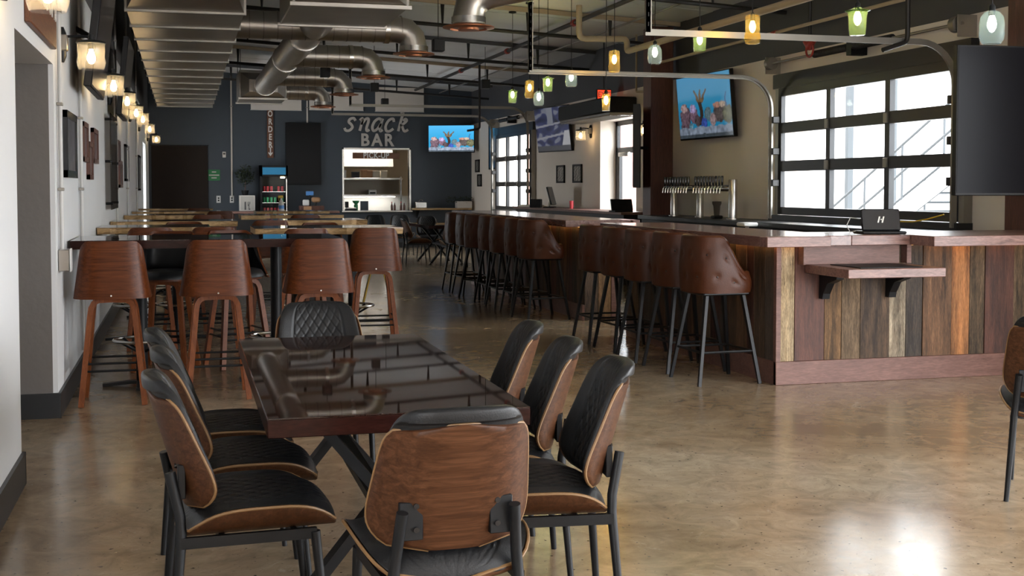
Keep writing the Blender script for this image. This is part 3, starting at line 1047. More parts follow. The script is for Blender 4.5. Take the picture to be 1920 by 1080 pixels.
# ------------------------------------------------------------------ bentwood bar stools
def make_wood_stool(label):
    t = thing('wooden_bar_stool', label, 'bar stool')

    def shell(u, v, off):
        a = u * math.radians(112)
        k = .255 - .045 * v                    # narrows to the top
        ex = 3.8
        c_, s_ = math.cos(a), math.sin(a)
        r = 1 / ((abs(c_) ** ex + abs(s_) ** ex) ** (1 / ex))
        drop = max(0, abs(u) - .36) / .64
        zt = 1.112 - .26 * drop ** 1.15
        z = .725 + (zt - .725) * v
        rr = (k - off) * r
        return (rr * s_, -rr * c_ * .90 - .02 - .03 * v, z)
    ob('back_shell', MB().slab(lambda u, v: shell(u, v, .0), lambda u, v: shell(u, v, .013), 48, 12), 'stool_wood', t, smooth=50)

    def pad(u, v, off):
        p = shell(u * .93, .10 + .84 * v, off)
        return p

    def pf(u, v):
        e = max(0, 1 - abs(u) ** 6) ** .5 * max(0, 1 - abs(2 * v - 1) ** 6) ** .5
        return pad(u, v, .014 + .034 * e)
    ob('back_pad', MB().slab(lambda u, v: pad(u, v, .0135), pf, 36, 10), 'leather_black', t, smooth=60)

    def seat(u, v, top):
        a = u * PI
        rr = .222 * v
        e = max(0, 1 - v ** 5) ** .5
        return (rr * math.sin(a), -rr * math.cos(a) - .005, .755 + (.055 * e if top else -.018))
    ob('seat_cushion', MB().slab(lambda u, v: seat(u, v, 1), lambda u, v: seat(u, v, 0), 32, 10), 'leather_black', t, smooth=60)
    ob('seat_plate', MB().lathe([(.12, .715), (.20, .722), (.20, .738), (.12, .740)], (0, -.005, 0), 24), 'stool_wood', t)
    for sy in (-1, 1):
        for sx in (-1, 1):
            # bent leg: foot, straight splayed leg, tight bend, run under the seat
            p = [(sx * .205, sy * .215, 0), (sx * .170, sy * .165, .35), (sx * .145, sy * .125, .60), (sx * .138, sy * .118, .655), (sx * .122, sy * .112, .690), (sx * .09, sy * .108, .708), (sx * .0, sy * .105, .712)]
            ob('leg', MB().sweep(p, [.050, .054, .060, .060, .060, .060, .060], .036, (0, 1, 0)), 'stool_leg', t, smooth=40)
            ob('screw', MB().cyl((sx * .186, sy * .19, .21), (sx * .204, sy * .19, .21), .006, n=8), 'steel', t)
    for z in (.235, .285):
        for s in (-1, 1):
            q = .205 - .1 * z
            ob('footrest_rod', MB().cyl((-q, s * (q + .0), z), (q, s * (q + .0), z), .008, n=8), 'black_steel', t)
            ob('footrest_rod', MB().cyl((s * q, -q, z + .02), (s * q, q, z + .02), .008, n=8), 'black_steel', t)
    for a in (0, -2.1, 2.1):
        ob('shell_screw', MB().cyl((.250 * math.sin(a), -.235 * math.cos(a) - .02, .750), (.262 * math.sin(a), -.260 * math.cos(a) - .02, .750), .006, n=8), 'steel', t)
    return t


GS = 'bentwood bar stools at the high-top tables'
ws = make_wood_stool('bentwood bar stool before the dark lacquered high-top, nearest the white wall')
ws['group'] = GS
ws.location = (-.475, 8.80, 0)
dup(ws, (.215, 8.84, 0), .02, 'bentwood bar stool before the dark lacquered high-top, middle of the three', GS)
dup(ws, (.93, 8.87, 0), -.03, 'bentwood bar stool before the dark lacquered high-top, farthest from the white wall', GS)
dup(ws, (1.66, 11.05, 0), -.06, 'bentwood bar stool at the corner of the first free-standing live-edge high-top', GS)
dup(ws, (-.15, 10.28, 0), PI - .25, 'bentwood bar stool across the dark lacquered high-top, nearer the white wall', GS)
dup(ws, (.42, 10.32, 0), PI + .3, 'bentwood bar stool across the dark lacquered high-top, nearer its middle', GS)
dup(ws, (1.02, 11.02, 0), .1, 'bentwood bar stool at the first free-standing live-edge high-top, behind the dark one', GS)
k = 0
spots = []
for xx, yy, a, lb in ((-.30, 11.66, .05, 'before the first wall-side live-edge high-top, next to the wall'), (.27, 11.62, -.05, 'before the first wall-side live-edge high-top, at its outer end'),
                      (.30, 16.95, .05, 'at the outer end of the third wall-side live-edge high-top'), (.55, 19.5, -.05, 'at the outer end of the fourth wall-side live-edge high-top'),
                      (.90, 13.85, .10, 'at the wall-side end of the second free-standing live-edge high-top'), (1.55, 16.5, .0, 'before the third free-standing live-edge high-top'),
                      (.0, 13.05, PI, 'across the first wall-side live-edge high-top'), (1.35, 12.45, PI, 'across the first free-standing live-edge high-top'), (.25, 22.2, .0, 'before the fifth wall-side live-edge high-top')):
    spots.append((xx, yy, a, 'bentwood stool ' + lb))
for x_, y_, a, lb in spots:
    dup(ws, (x_, y_, 0), a, lb, GS)


# ------------------------------------------------------------------ the two bars
def board_front(parent, x0, x1, yf, z0, z1, widths, seq, axis='x', seed=3):
    """upright reclaimed boards, each its own piece, proud by a little"""
    rnd = random.Random(seed)
    a = x0
    i = 0
    for w in widths:
        b = min(a + w, x1)
        pr = .022 + rnd.random() * .008
        mat = BO[seq[i % len(seq)]]
        if axis == 'x':
            m = MB().box((a + .0015, yf - pr, z0), (b - .0015, yf + .01, z1), .002)
        else:
            m = MB().box((yf - pr, a + .0015, z0), (yf + .01, b - .0015, z1), .002)
        ob('board', m.mesh('board', mat), None, parent)
        a = b
        i += 1
        if a >= x1 - 1e-4:
            break


nb = thing('bar_counter', 'near bar with reclaimed board front and a lowered serving shelf', 'bar', (4.24, 8.22, 0))
NBX, NBY = 4.24, 8.22
R = lambda x, y, z: (x - NBX, y - NBY, z)
# carcass: left arm runs back along y, front arm runs right along x
ob('carcass', B((R(4.27, 8.25, 0), R(4.72, 11.38, 1.05)), (R(4.27, 8.25, 0), R(7.0, 8.72, 1.05))), 'black_matt', nb, smooth=0)
edges = (4.273, 4.391, 4.639, 4.782, 4.94, 5.191, 5.334, 5.478, 5.732, 5.894, 6.028, 6.29, 6.462, 6.62, 6.80, 7.0)
board_front(nb, R(4.273, 0, 0)[0], R(7.0, 0, 0)[0], R(0, 8.25, 0)[1], .175, 1.045, [b - a for a, b in zip(edges[:-1], edges[1:])], [0, 1, 2, 3, 4, 5, 6, 7, 8, 3, 1, 3, 4, 7, 2])
board_front(nb, R(0, 8.27, 0)[1], R(0, 11.38, 0)[1], R(4.27, 0, 0)[0], .175, 1.045, [.14, .19, .12, .2, .16, .13, .21, .15, .18, .14, .2, .17, .13, .19, .16, .2, .15, .2, .2], [6, 4, 1, 7, 4, 6, 1, 3, 4, 7], 'y', 5)
ob('corner_post', B((R(4.235, 8.215, 0), R(4.276, 8.26, 1.045)), bev=.003), 'bar_trim', nb)
ob('base_trim', B((R(4.235, 8.212, 0), R(7.0, 8.25, .175)), bev=.003), 'bar_trim', nb)
ob('base_trim', B((R(4.235, 8.25, 0), R(4.27, 11.40, .175)), bev=.003), 'bar_trim', nb)
ob('end_panel', B((R(4.25, 11.38, 0), R(4.74, 11.41, 1.05)), bev=.003), 'bar_trim', nb)
ob('counter_top', B((R(4.0, 8.02, 1.045), R(4.74, 11.52, 1.12)), bev=.004), 'counter_top', nb)
ob('counter_top', B((R(3.998, 7.90, 1.045), R(4.505, 8.019, 1.12)), bev=.004), 'counter_edge', nb)
ob('counter_top', B((R(4.741, 8.02, 1.046), R(5.229, 8.72, 1.12)), bev=.004), 'counter_edge', nb)
ob('counter_top', B((R(5.23, 7.72, 1.045), R(7.0, 8.72, 1.12)), bev=.004), 'counter_edge', nb)
ob('led_strip', B((R(4.20, 8.10, 1.035), R(4.225, 11.3, 1.045))), 'led', nb, smooth=0)
ob('led_strip', B((R(4.27, 8.17, 1.035), R(4.42, 8.19, 1.045))), 'led', nb, smooth=0)
ob('led_strip', B((R(5.34, 8.17, 1.035), R(6.9, 8.19, 1.045))), 'led', nb, smooth=0)
# lowered serving section
ob('recess_panel', B((R(4.43, 8.16, .90), R(5.23, 8.215, 1.045)), bev=.002), 'bar_trim', nb)
ob('recess_post', B((R(4.415, 8.14, .90), R(4.435, 8.22, 1.045)), bev=.002), 'bar_trim', nb)
ob('recess_post', B((R(5.28, 8.14, .90), R(5.32, 8.22, 1.045)), bev=.002), 'bar_trim', nb)
sh = ob('serving_shelf', B((R(4.47, 7.60, .835), R(5.25, 8.22, .90)), bev=.004), 'counter_edge', nb)
ob('bar_mat', B((R(4.60, 7.66, .9005), R(5.10, 8.08, .907)), bev=.002), 'black_matt', sh)
for x_ in (4.62, 5.18):
    m = MB().prism([(R(0, 8.22, 0)[1], .835), (R(0, 7.96, 0)[1], .835), (R(0, 7.97, 0)[1], .80), (R(0, 8.10, 0)[1], .76), (R(0, 8.16, 0)[1], .68), (R(0, 8.17, 0)[1], .64), (R(0, 8.22, 0)[1], .64)], x_ - NBX - .03, x_ - NBX + .03, 'yz')
    ob('shelf_bracket', m, 'black_steel', nb, smooth=0)

fb = thing('bar_counter', 'far bar counter with the longer row of leather stools', 'bar', (4.24, 12.8, 0))
R2 = lambda x, y, z: (x - 4.24, y - 12.8, z)
ob('carcass', B((R2(4.27, 12.83, 0), R2(4.68, 18.2, 1.05))), 'black_matt', fb, smooth=0)
board_front(fb, R2(4.27, 0, 0)[0], R2(4.58, 0, 0)[0], R2(0, 12.83, 0)[1], .0, 1.045, [.16, .16], [4, 2])
board_front(fb, R2(0, 12.85, 0)[1], R2(0, 18.2, 0)[1], R2(4.27, 0, 0)[0], .175, 1.045, [.14, .19, .12, .2, .16, .13, .21, .15, .18, .14] * 4, [4, 6, 1, 7, 4, 6, 1, 3], 'y', 6)
ob('corner_post', B((R2(4.58, 12.795, 0), R2(4.69, 12.84, 1.045)), bev=.003), 'bar_trim', fb)
ob('base_trim', B((R2(4.24, 12.8, 0), R2(4.27, 18.2, .175)), bev=.003), 'bar_trim', fb)
ob('counter_top', B((R2(3.97, 12.56, 1.045), R2(4.72, 18.35, 1.12)), bev=.004), 'counter_top', fb)
ob('led_strip', B((R2(4.20, 12.7, 1.035), R2(4.225, 18.1, 1.045))), 'led', fb, smooth=0)
ob('led_strip', B((R2(4.28, 12.74, 1.035), R2(4.66, 12.76, 1.045))), 'led', fb, smooth=0)
ob('counter_end', B((R2(4.721, 12.50, 1.046), R2(4.80, 13.2, 1.118)), bev=.004), 'counter_edge', fb)


# ------------------------------------------------------------------ tufted leather bar stools
def make_leather_stool(label):
    t = thing('leather_bar_stool', label, 'bar stool')
    tuft = []
    for i in range(-3, 4):
        for j in range(2):
            tuft.append(((i + (.5 if j else 0)) * .235, .30 + j * .40))

    def shell(u, v, off):
        a = u * math.radians(140)
        ex = 3.0
        c_, s_ = math.cos(a), math.sin(a)
        r = 1 / ((abs(c_) ** ex + abs(s_) ** ex) ** (1 / ex))
        au = abs(u)
        d = min(1, max(0, (au - .50) / .40))
        d = d * d * (3 - 2 * d)
        zt = 1.095 - .27 * d
        z = .685 + (zt - .685) * v
        k = .252 * (.955 + .09 * math.sin(PI * min(1, v * 1.05)) * .5 - .02 * v) - off
        if off < .02:
            for tu, tv in tuft:
                dd = ((u - tu) * .62 / .024) ** 2 + ((v - tv) * .40 / .024) ** 2
                if dd < 8:
                    k -= .010 * math.exp(-dd)
        return (k * r * s_, -k * r * c_, z)

    def outer(u, v):
        return shell(u, v, 0)

    def inner(u, v):
        e = .30 if v > .97 or v < .03 else 1.0
        return shell(u, v, .052 * e + .012)
    ob('back_shell', MB().slab(outer, inner, 90, 22), 'leather_brown', t, smooth=60)
    m = MB().tube([shell(-1 + k / 24, 1, .02) for k in range(49)], .022, 8)
    ob('top_roll', m, 'leather_brown', t, smooth=60)

    def seat(u, v, top):
        a = u * PI
        ex = 3.2
        c_, s_ = math.cos(a), math.sin(a)
        r = 1 / ((abs(c_) ** ex + abs(s_) ** ex) ** (1 / ex))
        rr = .222 * v * r
        e = max(0, 1 - v ** 5) ** .5
        return (rr * s_, rr * c_ + .012, .70 + (.105 * e if top else -.012))
    ob('seat_cushion', MB().slab(lambda u, v: seat(u, v, 1), lambda u, v: seat(u, v, 0), 40, 10), 'leather_brown', t, smooth=60)
    ob('under_plate', B(((-.19, -.19, .665), (.19, .19, .690)), bev=.008), 'black_steel', t)
    bm = MB().lathe([(.011, 0), (.010, .004), (.005, .007), (.0, .008)], n=10).mesh('button', 'leather_dark')
    for tu, tv in tuft:
        if abs(tu) > .85 or (abs(tu) > .6 and tv > .5):
            continue
        p = Vector(shell(tu, tv, .0))
        a = tu * math.radians(140)
        q = Vector((math.sin(a), -math.cos(a), 0))
        o = ob('button', bm, None, t, loc=p - q * .003)
        o.rotation_euler = q.to_track_quat('Z', 'Y').to_euler()
    for sx in (-1, 1):
        for sy in (-1, 1):
            p = [(sx * .245, sy * .25, 0), (sx * .15, sy * .15, .675)]
            ob('leg', MB().sweep(p, [.022, .042], .024, (1, 0, 0)), 'black_steel', t, smooth=30)
    z = .245
    q = .21
    for s in (-1, 1):
        ob('footrest_rod', MB().cyl((-q, s * q, z), (q, s * q, z), .010, n=8), 'black_steel', t)
        ob('footrest_rod', MB().cyl((s * q, -q, z), (s * q, q, z), .010, n=8), 'black_steel', t)
    return t


GL = 'tufted leather bar stools'
ls = make_leather_stool('tufted brown leather bar stool, first in the row from the near bar corner')
ls['group'] = GL
ls.location = (3.90, 8.56, 0)
ls.rotation_euler = (0, 0, -PI / 2 + .05)
for i in range(1, 5):
    dup(ls, (3.90 + .012 * (i % 2), 8.56 + .625 * i, 0), -PI / 2 + (.03, -.03, .05, 0)[i - 1], 'tufted brown leather bar stool, %s in the row from the near bar corner' % ords[i], GL)
for i in range(7):
    dup(ls, (3.86 + .02 * (i % 2), 13.15 + .66 * i, 0), -PI / 2 + (.12, .0, -.02, .04, .35, .1, .0)[i], 'tufted brown leather bar stool at the far bar, %s from the gap between the bars' % ords[i], GL)


# ------------------------------------------------------------------ back bar, taps, registers
t = thing('back_bar', 'black back bar with steel top under the wide garage door', 'counter', (6.66, 13.0, 0))
ob('cabinet_body', B(((-.28, -4.0, 0), (.33, 3.55, 1.02)), bev=.004), 'black_matt', t)
ob('steel_top', B(((-.33, -4.0, 1.02), (.33, 3.58, 1.075)), bev=.006), 'alu_dark', t)
for k in range(9):
    yy = -3.95 + k * .815
    d = ob('cooler_door', B(((-.305, yy, .12), (-.281, yy + .78, .98)), bev=.004), 'black_gloss', t)
    ob('handle', MB().cyl((-.33, yy + .70, .5), (-.33, yy + .70, .85), .010, n=8), 'steel', d)
t = thing('beer_tap_tower', 'steel beer tap tower with two rows of black handles on the back bar', 'beer taps', (6.62, 15.0, 1.075))
for y_, h_, r_ in ((.92, .37, .048), (.02, .37, .048), (-.98, .50, .055)):
    ob('tower_post', MB().lathe([(r_ * 1.5, 0), (r_ * 1.5, .015), (r_, .02), (r_, h_ - .01), (r_ * .9, h_)], (0, y_, 0), 20), 'steel', t)
ob('header_pipe', MB().cyl((0, 1.08, .39), (0, -.96, .39), .042, n=16), 'steel', t)
hm = MB().lathe([(.010, 0), (.014, .03), (.018, .11), (.014, .125)], n=8).mesh('tap_handle', 'black_gloss')
fm = MB().tube([(0, 0, 0), (-.06, 0, .01), (-.085, 0, -.02), (-.09, 0, -.075)], [.011, .012, .011, .008], 8).mesh('tap_faucet', 'steel')
for k in range(20):
    yy = 1.03 - k * .092 - (.14 if k > 9 else 0)
    o = ob('tap_faucet', fm, None, t, loc=(-.035, yy, .40))
    ob('tap_handle', hm, None, o, loc=(-.055, 0, .02))
sk = thing('hand_sink_faucet', 'pale faucet post with flat white tray at the back bar', 'faucet', (6.20, 12.75, 0))
ob('post', MB().cyl((0, 0, 0), (0, 0, 1.03), .022, n=12), 'white', sk)
ob('tray', B(((-.09, -.10, 1.03), (.09, .10, 1.075)), bev=.012), 'white', sk)
bl = thing('drink_mixer', 'small black drink mixer on the back bar beside the tap tower', 'mixer', (6.6, 14.45, 1.075))
ob('base', B(((-.06, -.06, 0), (.06, .06, .04)), bev=.01), 'black_matt', bl)
ob('jug', MB().lathe([(.035, .04), (.045, .16), (.06, .19), (.06, .22), (.0, .225)], n=16), 'smoke', bl)

t = thing('register_tablet', 'black register tablet with slanted white logo on the lowered bar section', 'register', (5.13, 8.28, 1.12), math.radians(-12))
ob('base', B(((-.17, -.12, 0), (.17, .12, .022)), bev=.008), 'black_matt', t)
ob('stand', MB().sweep([(0, .04, .02), (0, .0, .10)], .12, .02, (1, 0, 0)), 'black_matt', t)
sc = ob('tablet_shell', B(((-.15, -.012, -.085), (.15, .012, .085)), bev=.008), 'black_gloss', t, loc=(0, -.02, .105), rot=(math.radians(-14), 0, 0))
m = MB()
for q in (-.018, .014):
    m.prism([(q - .012, -.024), (q - .001, -.024), (q + .014, .024), (q + .003, .024)], -.0135, -.0125, 'xz')
m.prism([(-.003, -.004), (.005, -.004), (.006, .005), (-.002, .005)], -.0135, -.0125, 'xz')
ob('logo', m, 'letter_white', sc, smooth=0)
ob('cable', MB().tube([(-.15, .05, .02), (-.21, .05, .01), (-.235, .06, .06), (-.20, .08, .12), (-.12, .10, .11)], .004, 6), 'white', t)
t = thing('register_monitor', 'tilted black register monitor beyond the far bar near two framed prints', 'register', (6.55, 21.7, 1.10), math.radians(60))
ob('foot', B(((-.12, -.1, 0), (.12, .1, .02)), bev=.006), 'black_matt', t)
ob('neck', MB().sweep([(0, .02, .02), (0, -.02, .16)], .05, .03, (1, 0, 0)), 'steel', t)
ob('screen', B(((-.19, -.015, -.17), (.19, .015, .17)), bev=.006), 'black_gloss', t, loc=(0, -.03, .22), rot=(math.radians(-15), 0, 0))
ob('printer', B(((-.10, .16, 0), (.08, .36, .16)), bev=.01), 'black_matt', t)
t = thing('register_tablet', 'black register tablet before the rust-brown column at the exit door', 'register', (6.45, 17.6, 1.10), math.radians(10))
ob('base', B(((-.16, -.1, 0), (.16, .1, .025)), bev=.008), 'black_matt', t)
ob('tablet_shell', B(((-.19, -.012, -.09), (.19, .012, .09)), bev=.008), 'black_gloss', t, loc=(0, -.02, .11), rot=(math.radians(-14), 0, 0))
ld = thing('service_counter', 'dark service counter along the wall beyond the far bar', 'counter', (6.66, 21.0, 0))
ob('body', B(((-.24, -3.6, 0), (.33, 2.6, 1.06)), bev=.004), 'black_matt', ld)
ob('worktop', B(((-.30, -3.65, 1.06), (.33, 2.65, 1.10)), bev=.004), 'bar_trim', ld)
tag(ob('red_tumbler', MB().lathe([(.033, 0), (.04, .13), (.036, .14), (.0, .135)], (6.62, 20.6, 1.10), 14), 'can_red'), 'small red tumbler on the service counter by the exit door', 'cup')
tag(ob('menu_stack', B(((6.38, 22.5, 1.10), (6.72, 23.3, 1.125)), ((6.41, 22.55, 1.125), (6.69, 23.2, 1.14)), bev=.003), 'paper'), 'stack of pale paper menus on the service counter', 'menus')


# ------------------------------------------------------------------ televisions, screens and posters
def reef(u, v):
    """aquarium picture: blue water, driftwood, coral heads, sand"""
    nz = lambda a, b, f: noise.noise(Vector((a * f, b * f * .6, 1.7)))
    c = [0.015 + .05 * v * v, .22 + .12 * v, .40 + .22 * v]
    f = (v - .55) / .22
    for tx, x0 in ((.33, .42), (.44, .44), (.55, .44)):
        if 0 < f < 1 and abs(u - (x0 + (tx - x0) * f + .02 * nz(v, tx, 14))) < .024 * (1.25 - .7 * f):
            k = .6 + .5 * nz(u, v, 40)
            c = [.20 * k + .03, .12 * k + .02, .05 * k + .015]
    if abs(u - .435 + .02 * math.sin(v * 12)) < .032 and .2 < v < .57:
        c = [.035, .025, .02]
    heads = [(.13, .33, .10, .22, (.16, .10, .13)), (.12, .50, .065, .08, (.50, .34, .34)), (.30, .36, .075, .13, (.20, .12, .17)), (.29, .48, .055, .075, (.46, .36, .62)),
             (.57, .36, .075, .11, (.12, .20, .24)), (.80, .36, .14, .13, (.10, .08, .08)), (.74, .49, .065, .05, (.52, .26, .20)), (.84, .50, .06, .045, (.50, .38, .30)),
             (.49, .22, .06, .09, (.05, .10, .42)), (.66, .27, .06, .11, (.34, .25, .26)), (.93, .33, .09, .14, (.14, .14, .08)), (.24, .19, .045, .06, (.16, .34, .44)), (.37, .27, .06, .10, (.10, .07, .08))]
    for cx, cy, rx, rz, col in heads:
        d = ((u - cx) / rx) ** 2 + ((v - cy) / rz) ** 2 + .55 * nz(u + cx, v, 26)
        if d < 1:
            k = .62 + .75 * nz(u, v + cx, 48) + .35 * (1 - d)
            c = [max(0, q * k) for q in col]
    if abs(u - .905 - .01 * math.sin(v * 30)) < .010 and .45 < v < .68:
        c = [.05, .08, .20]
    if v < .17 + .03 * nz(u, 0, 9):
        k = .75 + .5 * nz(u, v, 30)
        c = [.30 * k, .36 * k, .46 * k] if v > .06 + .02 * nz(u, 3, 12) else [.07 * k, .09 * k, .11 * k]
    return c


def stadium(u, v):
    nz = noise.noise(Vector((u * 7, v * 9, .3)))
    k = .6 + .8 * nz
    c = [.05 * k, .06 * k, .17 * k]
    if nz > .22:
        c = [.16, .17, .22]
    if abs(v - .56 - .1 * u) < .022 or abs(v - .28 - .12 * u) < .025:
        c = [.26, .26, .30]
    if u > .86 - .3 * (.45 - v) and v < .45:
        c = [.42, .42, .44]
    if .38 < u < .55 and v > .62:
        c = [.20, .21, .25]
    if v < .12:
        c = [.06, .06, .07]
    return [max(0, q) for q in c]


def mottled(dark, light, f=1.0):
    def fn(u, v):
        k = .5 + .5 * math.sin(u * 17 * f + 2 * math.sin(v * 9 * f)) * math.sin(v * 13 * f + u * 5)
        return [a + (b - a) * max(0, k - .3) for a, b in zip(dark, light)]
    return fn


def tv(label, loc, rz, tilt, w, h, fn=None, mat='screen', arm=None, th=.055):
    t = thing('television', label, 'television', loc, rz)
    e = ob('cabinet', B(((-w / 2, 0, -h / 2), (w / 2, th, h / 2)), bev=.006), 'black_matt', t, rot=(tilt, 0, 0))
    if fn:
        ob('screen', picture_mesh('screen', w - .03, h - .04, 112, 64, fn, mat), None, e, loc=(0, -.003, .004))
    else:
        ob('screen', B(((-w / 2 + .012, -.003, -h / 2 + .02), (w / 2 - .012, .001, h / 2 - .012))), 'screen_off', e, smooth=0)
    if arm:
        a = Matrix.Rotation(-rz, 3, 'Z') @ Vector(arm)
        ob('mount_plate', B(((-.2, .056, -.2), (.2, .075, .2))), 'black_steel', e, smooth=0)
        ob('mount_arm', MB().tube([(0, .07, 0), a], .022, 8), 'black_steel', t)
    return t


# on the slate wall over the ledge; angled into the room
tv('aquarium television on the slate back wall beside the snack bar lettering', (6.35, 29.40, 2.67), math.radians(-24), 0, 1.16, .68, reef, 'screen', (0, .61, 0))
tv('tilted aquarium television on the warm wall above the beer taps', (6.80, 15.33, 2.57), math.radians(-87), math.radians(5), 1.58, .88, reef, 'screen_dim', (.21, 0, .1))
tv('tilted television with a blue and white picture above two small framed prints', (6.78, 22.3, 2.58), math.radians(-80), math.radians(7), 1.40, .86, stadium, 'screen_dim', (.23, 0, .1))
tv('dark television seen edge-on beside the rust-brown column at the exit door', (6.33, 16.75, 2.05), math.radians(-111.4), 0, 1.66, 1.16, None, arm=(.24, 0, 0), th=.10)
tv('large dark television hung before the rust-brown column over the bar front', (6.52, 7.95, 1.975), math.radians(-3), 0, 1.86, 1.13, None, arm=(.30, .62, 0))
tv('tall dark menu screen on the slate wall beside the drinks fridge', (2.805, 29.90, 2.29), 0, 0, .85, 1.50, None, arm=(0, .10, 0))
tv('black television on the white wall, first beyond the passage opening', (-.585, 10.05, 2.62), math.radians(90), math.radians(7), 1.45, .85, None, arm=(-.21, 0, .08))
tv('black television on the white wall, second beyond the passage opening', (-.60, 14.6, 2.68), math.radians(90), math.radians(6), 1.45, .85, None, arm=(-.21, 0, .08))


def wall_frame(name, label, cat, side, y0, y1, z0, z1, fn=None, th=.03, frame='black_matt', mat=None, border=.035):
    """flat framed piece on the left (side -1) or right (side 1) wall"""
    xw = XL if side < 0 else XR
    w, h = y1 - y0, z1 - z0
    t = thing(name, label, cat, (xw - side * (.055 if name == 'acrylic_panel' else .001), (y0 + y1) / 2, (z0 + z1) / 2), PI / 2 if side < 0 else -PI / 2)
    m = B(((-w / 2, -th, -h / 2), (-w / 2 + border, 0, h / 2)), ((w / 2 - border, -th, -h / 2), (w / 2, 0, h / 2)), ((-w / 2, -th, -h / 2), (w / 2, 0, -h / 2 + border)), ((-w / 2, -th, h / 2 - border), (w / 2, 0, h / 2)))
    if fn:
        ob('frame', m, frame, t, smooth=0)
        ob('print', picture_mesh('print', w - .02, h - .02, 24, 32, fn, 'print'), None, t, loc=(0, -th * .55, 0))
    else:
        ob('panel', B(((-w / 2, -th, -h / 2), (w / 2, 0, h / 2)), bev=.004), mat, t)
    return t


wall_frame('framed_picture', 'black framed dark picture on the white wall between two conduits', 'picture', -1, 8.82, 9.62, 1.54, 2.00, mottled((.03, .035, .045), (.12, .13, .15)), frame='black_gloss', border=.05)
for i, (a, b, c, d) in enumerate(((10.30, 10.78, 1.68, 2.0), (10.86, 11.30, 1.54, 1.86), (11.40, 12.0, 1.69, 2.0))):
    wall_frame('wall_plaque', 'narrow dark wooden plaque on the white wall, %s of a staggered trio' % ('first', 'lower middle', 'last')[i], 'plaque', -1, a, b, c, d, mottled((.06, .03, .03), (.16, .11, .11)), frame='column', border=.04)
wall_frame('acrylic_panel', 'tall smoky acrylic panel on standoffs on the white wall', 'panel', -1, 13.35, 14.6, 1.24, 2.25, None, .012, mat='smoke')
for sx in (-.55, .55):
    for sz in (-.44, 0, .44):
        ob('standoff', MB().cyl((sx, -.02, sz), (sx, .053, sz), .014, n=10), 'black_steel', bpy.data.objects['acrylic_panel'])
for i, (a, b, c, d) in enumerate(((15.5, 16.15, 1.75, 2.05), (15.95, 16.65, 1.47, 1.81))):
    wall_frame('wall_plaque', 'dark wooden plaque beyond the acrylic panel, %s of the pair' % ('upper', 'lower')[i], 'plaque', -1, a, b, c, d, mottled((.06, .03, .03), (.16, .11, .11)), frame='column', border=.04)
wall_frame('framed_picture', 'dark framed picture on the white wall beyond the wooden plaques', 'picture', -1, 17.6, 18.55, 1.56, 2.07, mottled((.03, .03, .035), (.10, .10, .11)), frame='black_gloss')
wall_frame('framed_picture', 'small dark framed picture far along the white wall', 'picture', -1, 22.6, 23.6, 1.42, 2.05, mottled((.05, .05, .05), (.2, .2, .2)), frame='black_gloss')
wall_frame('poster', 'tall blue poster with a pale round figure by the far garage door', 'poster', 1, 27.35, 28.1, 1.90, 2.95, lambda u, v: [.45, .36, .28] if ((u - .55) / .38) ** 2 + ((v - .45) / .28) ** 2 < 1 and (u * 13 + v * 7) % 2 > .6 else [.03, .13, .26])
for i, (a, b, c, d) in enumerate(((29.1, 29.5, 1.85, 2.16), (28.88, 29.27, 1.50, 1.80))):
    wall_frame('framed_print', 'tiny framed print near the corner of the slate wall, %s one' % ('upper', 'lower')[i], 'picture', 1, a, b, c, d, mottled((.08, .07, .06), (.5, .48, .44)))
for i, (a, b) in enumerate(((22.17, 22.66), (21.13, 21.64))):
    wall_frame('framed_print', 'small framed monochrome print under the tilted television, %s' % ('nearer the far garage door', 'nearer the exit door')[i], 'picture', 1, a, b, 1.56, 1.90, mottled((.06, .05, .05), (.62, .58, .52), 1.3))

# restroom sign over the passage
t = thing('wooden_sign', 'brown wooden sign with pale letters over the passage opening', 'sign', (XL, 7.47, 2.56), PI / 2)
ob('board', B(((-.66, -.035, -.23), (.66, 0, .26)), bev=.006), 'sign_brown', t)
ob('lettering', text_mesh('lettering', 'RESTROOMS', .27, .004, 'letter_white', .80, .004), None, t, loc=(.02, -.037, .02), rot=(RX, 0, 0))


# ------------------------------------------------------------------ lamps
def point(parent, loc, energy, col, r=.025):
    l = bpy.data.lights.new('bulb_light', 'POINT')
    l.energy = energy
    l.color = col
    l.shadow_soft_size = r
    o = bpy.data.objects.new('bulb_light', l)
    C.objects.link(o)
    o.parent = parent
    o.location = loc
    return o


def wob(a, z):
    return .045 * math.sin(z * 150) * 1.0 + .02 * math.sin(a * 8)


bulb_m = MB().lathe([(.0, -.052), (.014, -.048), (.026, -.03), (.028, -.008), (.020, .018), (.013, .034), (.013, .05)], n=14).mesh('bulb', 'bulb')
bulb_pm = MB().lathe([(.0, -.058), (.012, -.052), (.024, -.03), (.027, -.005), (.020, .024), (.013, .040), (.013, .055)], n=14).mesh('bulb', 'bulb_p')


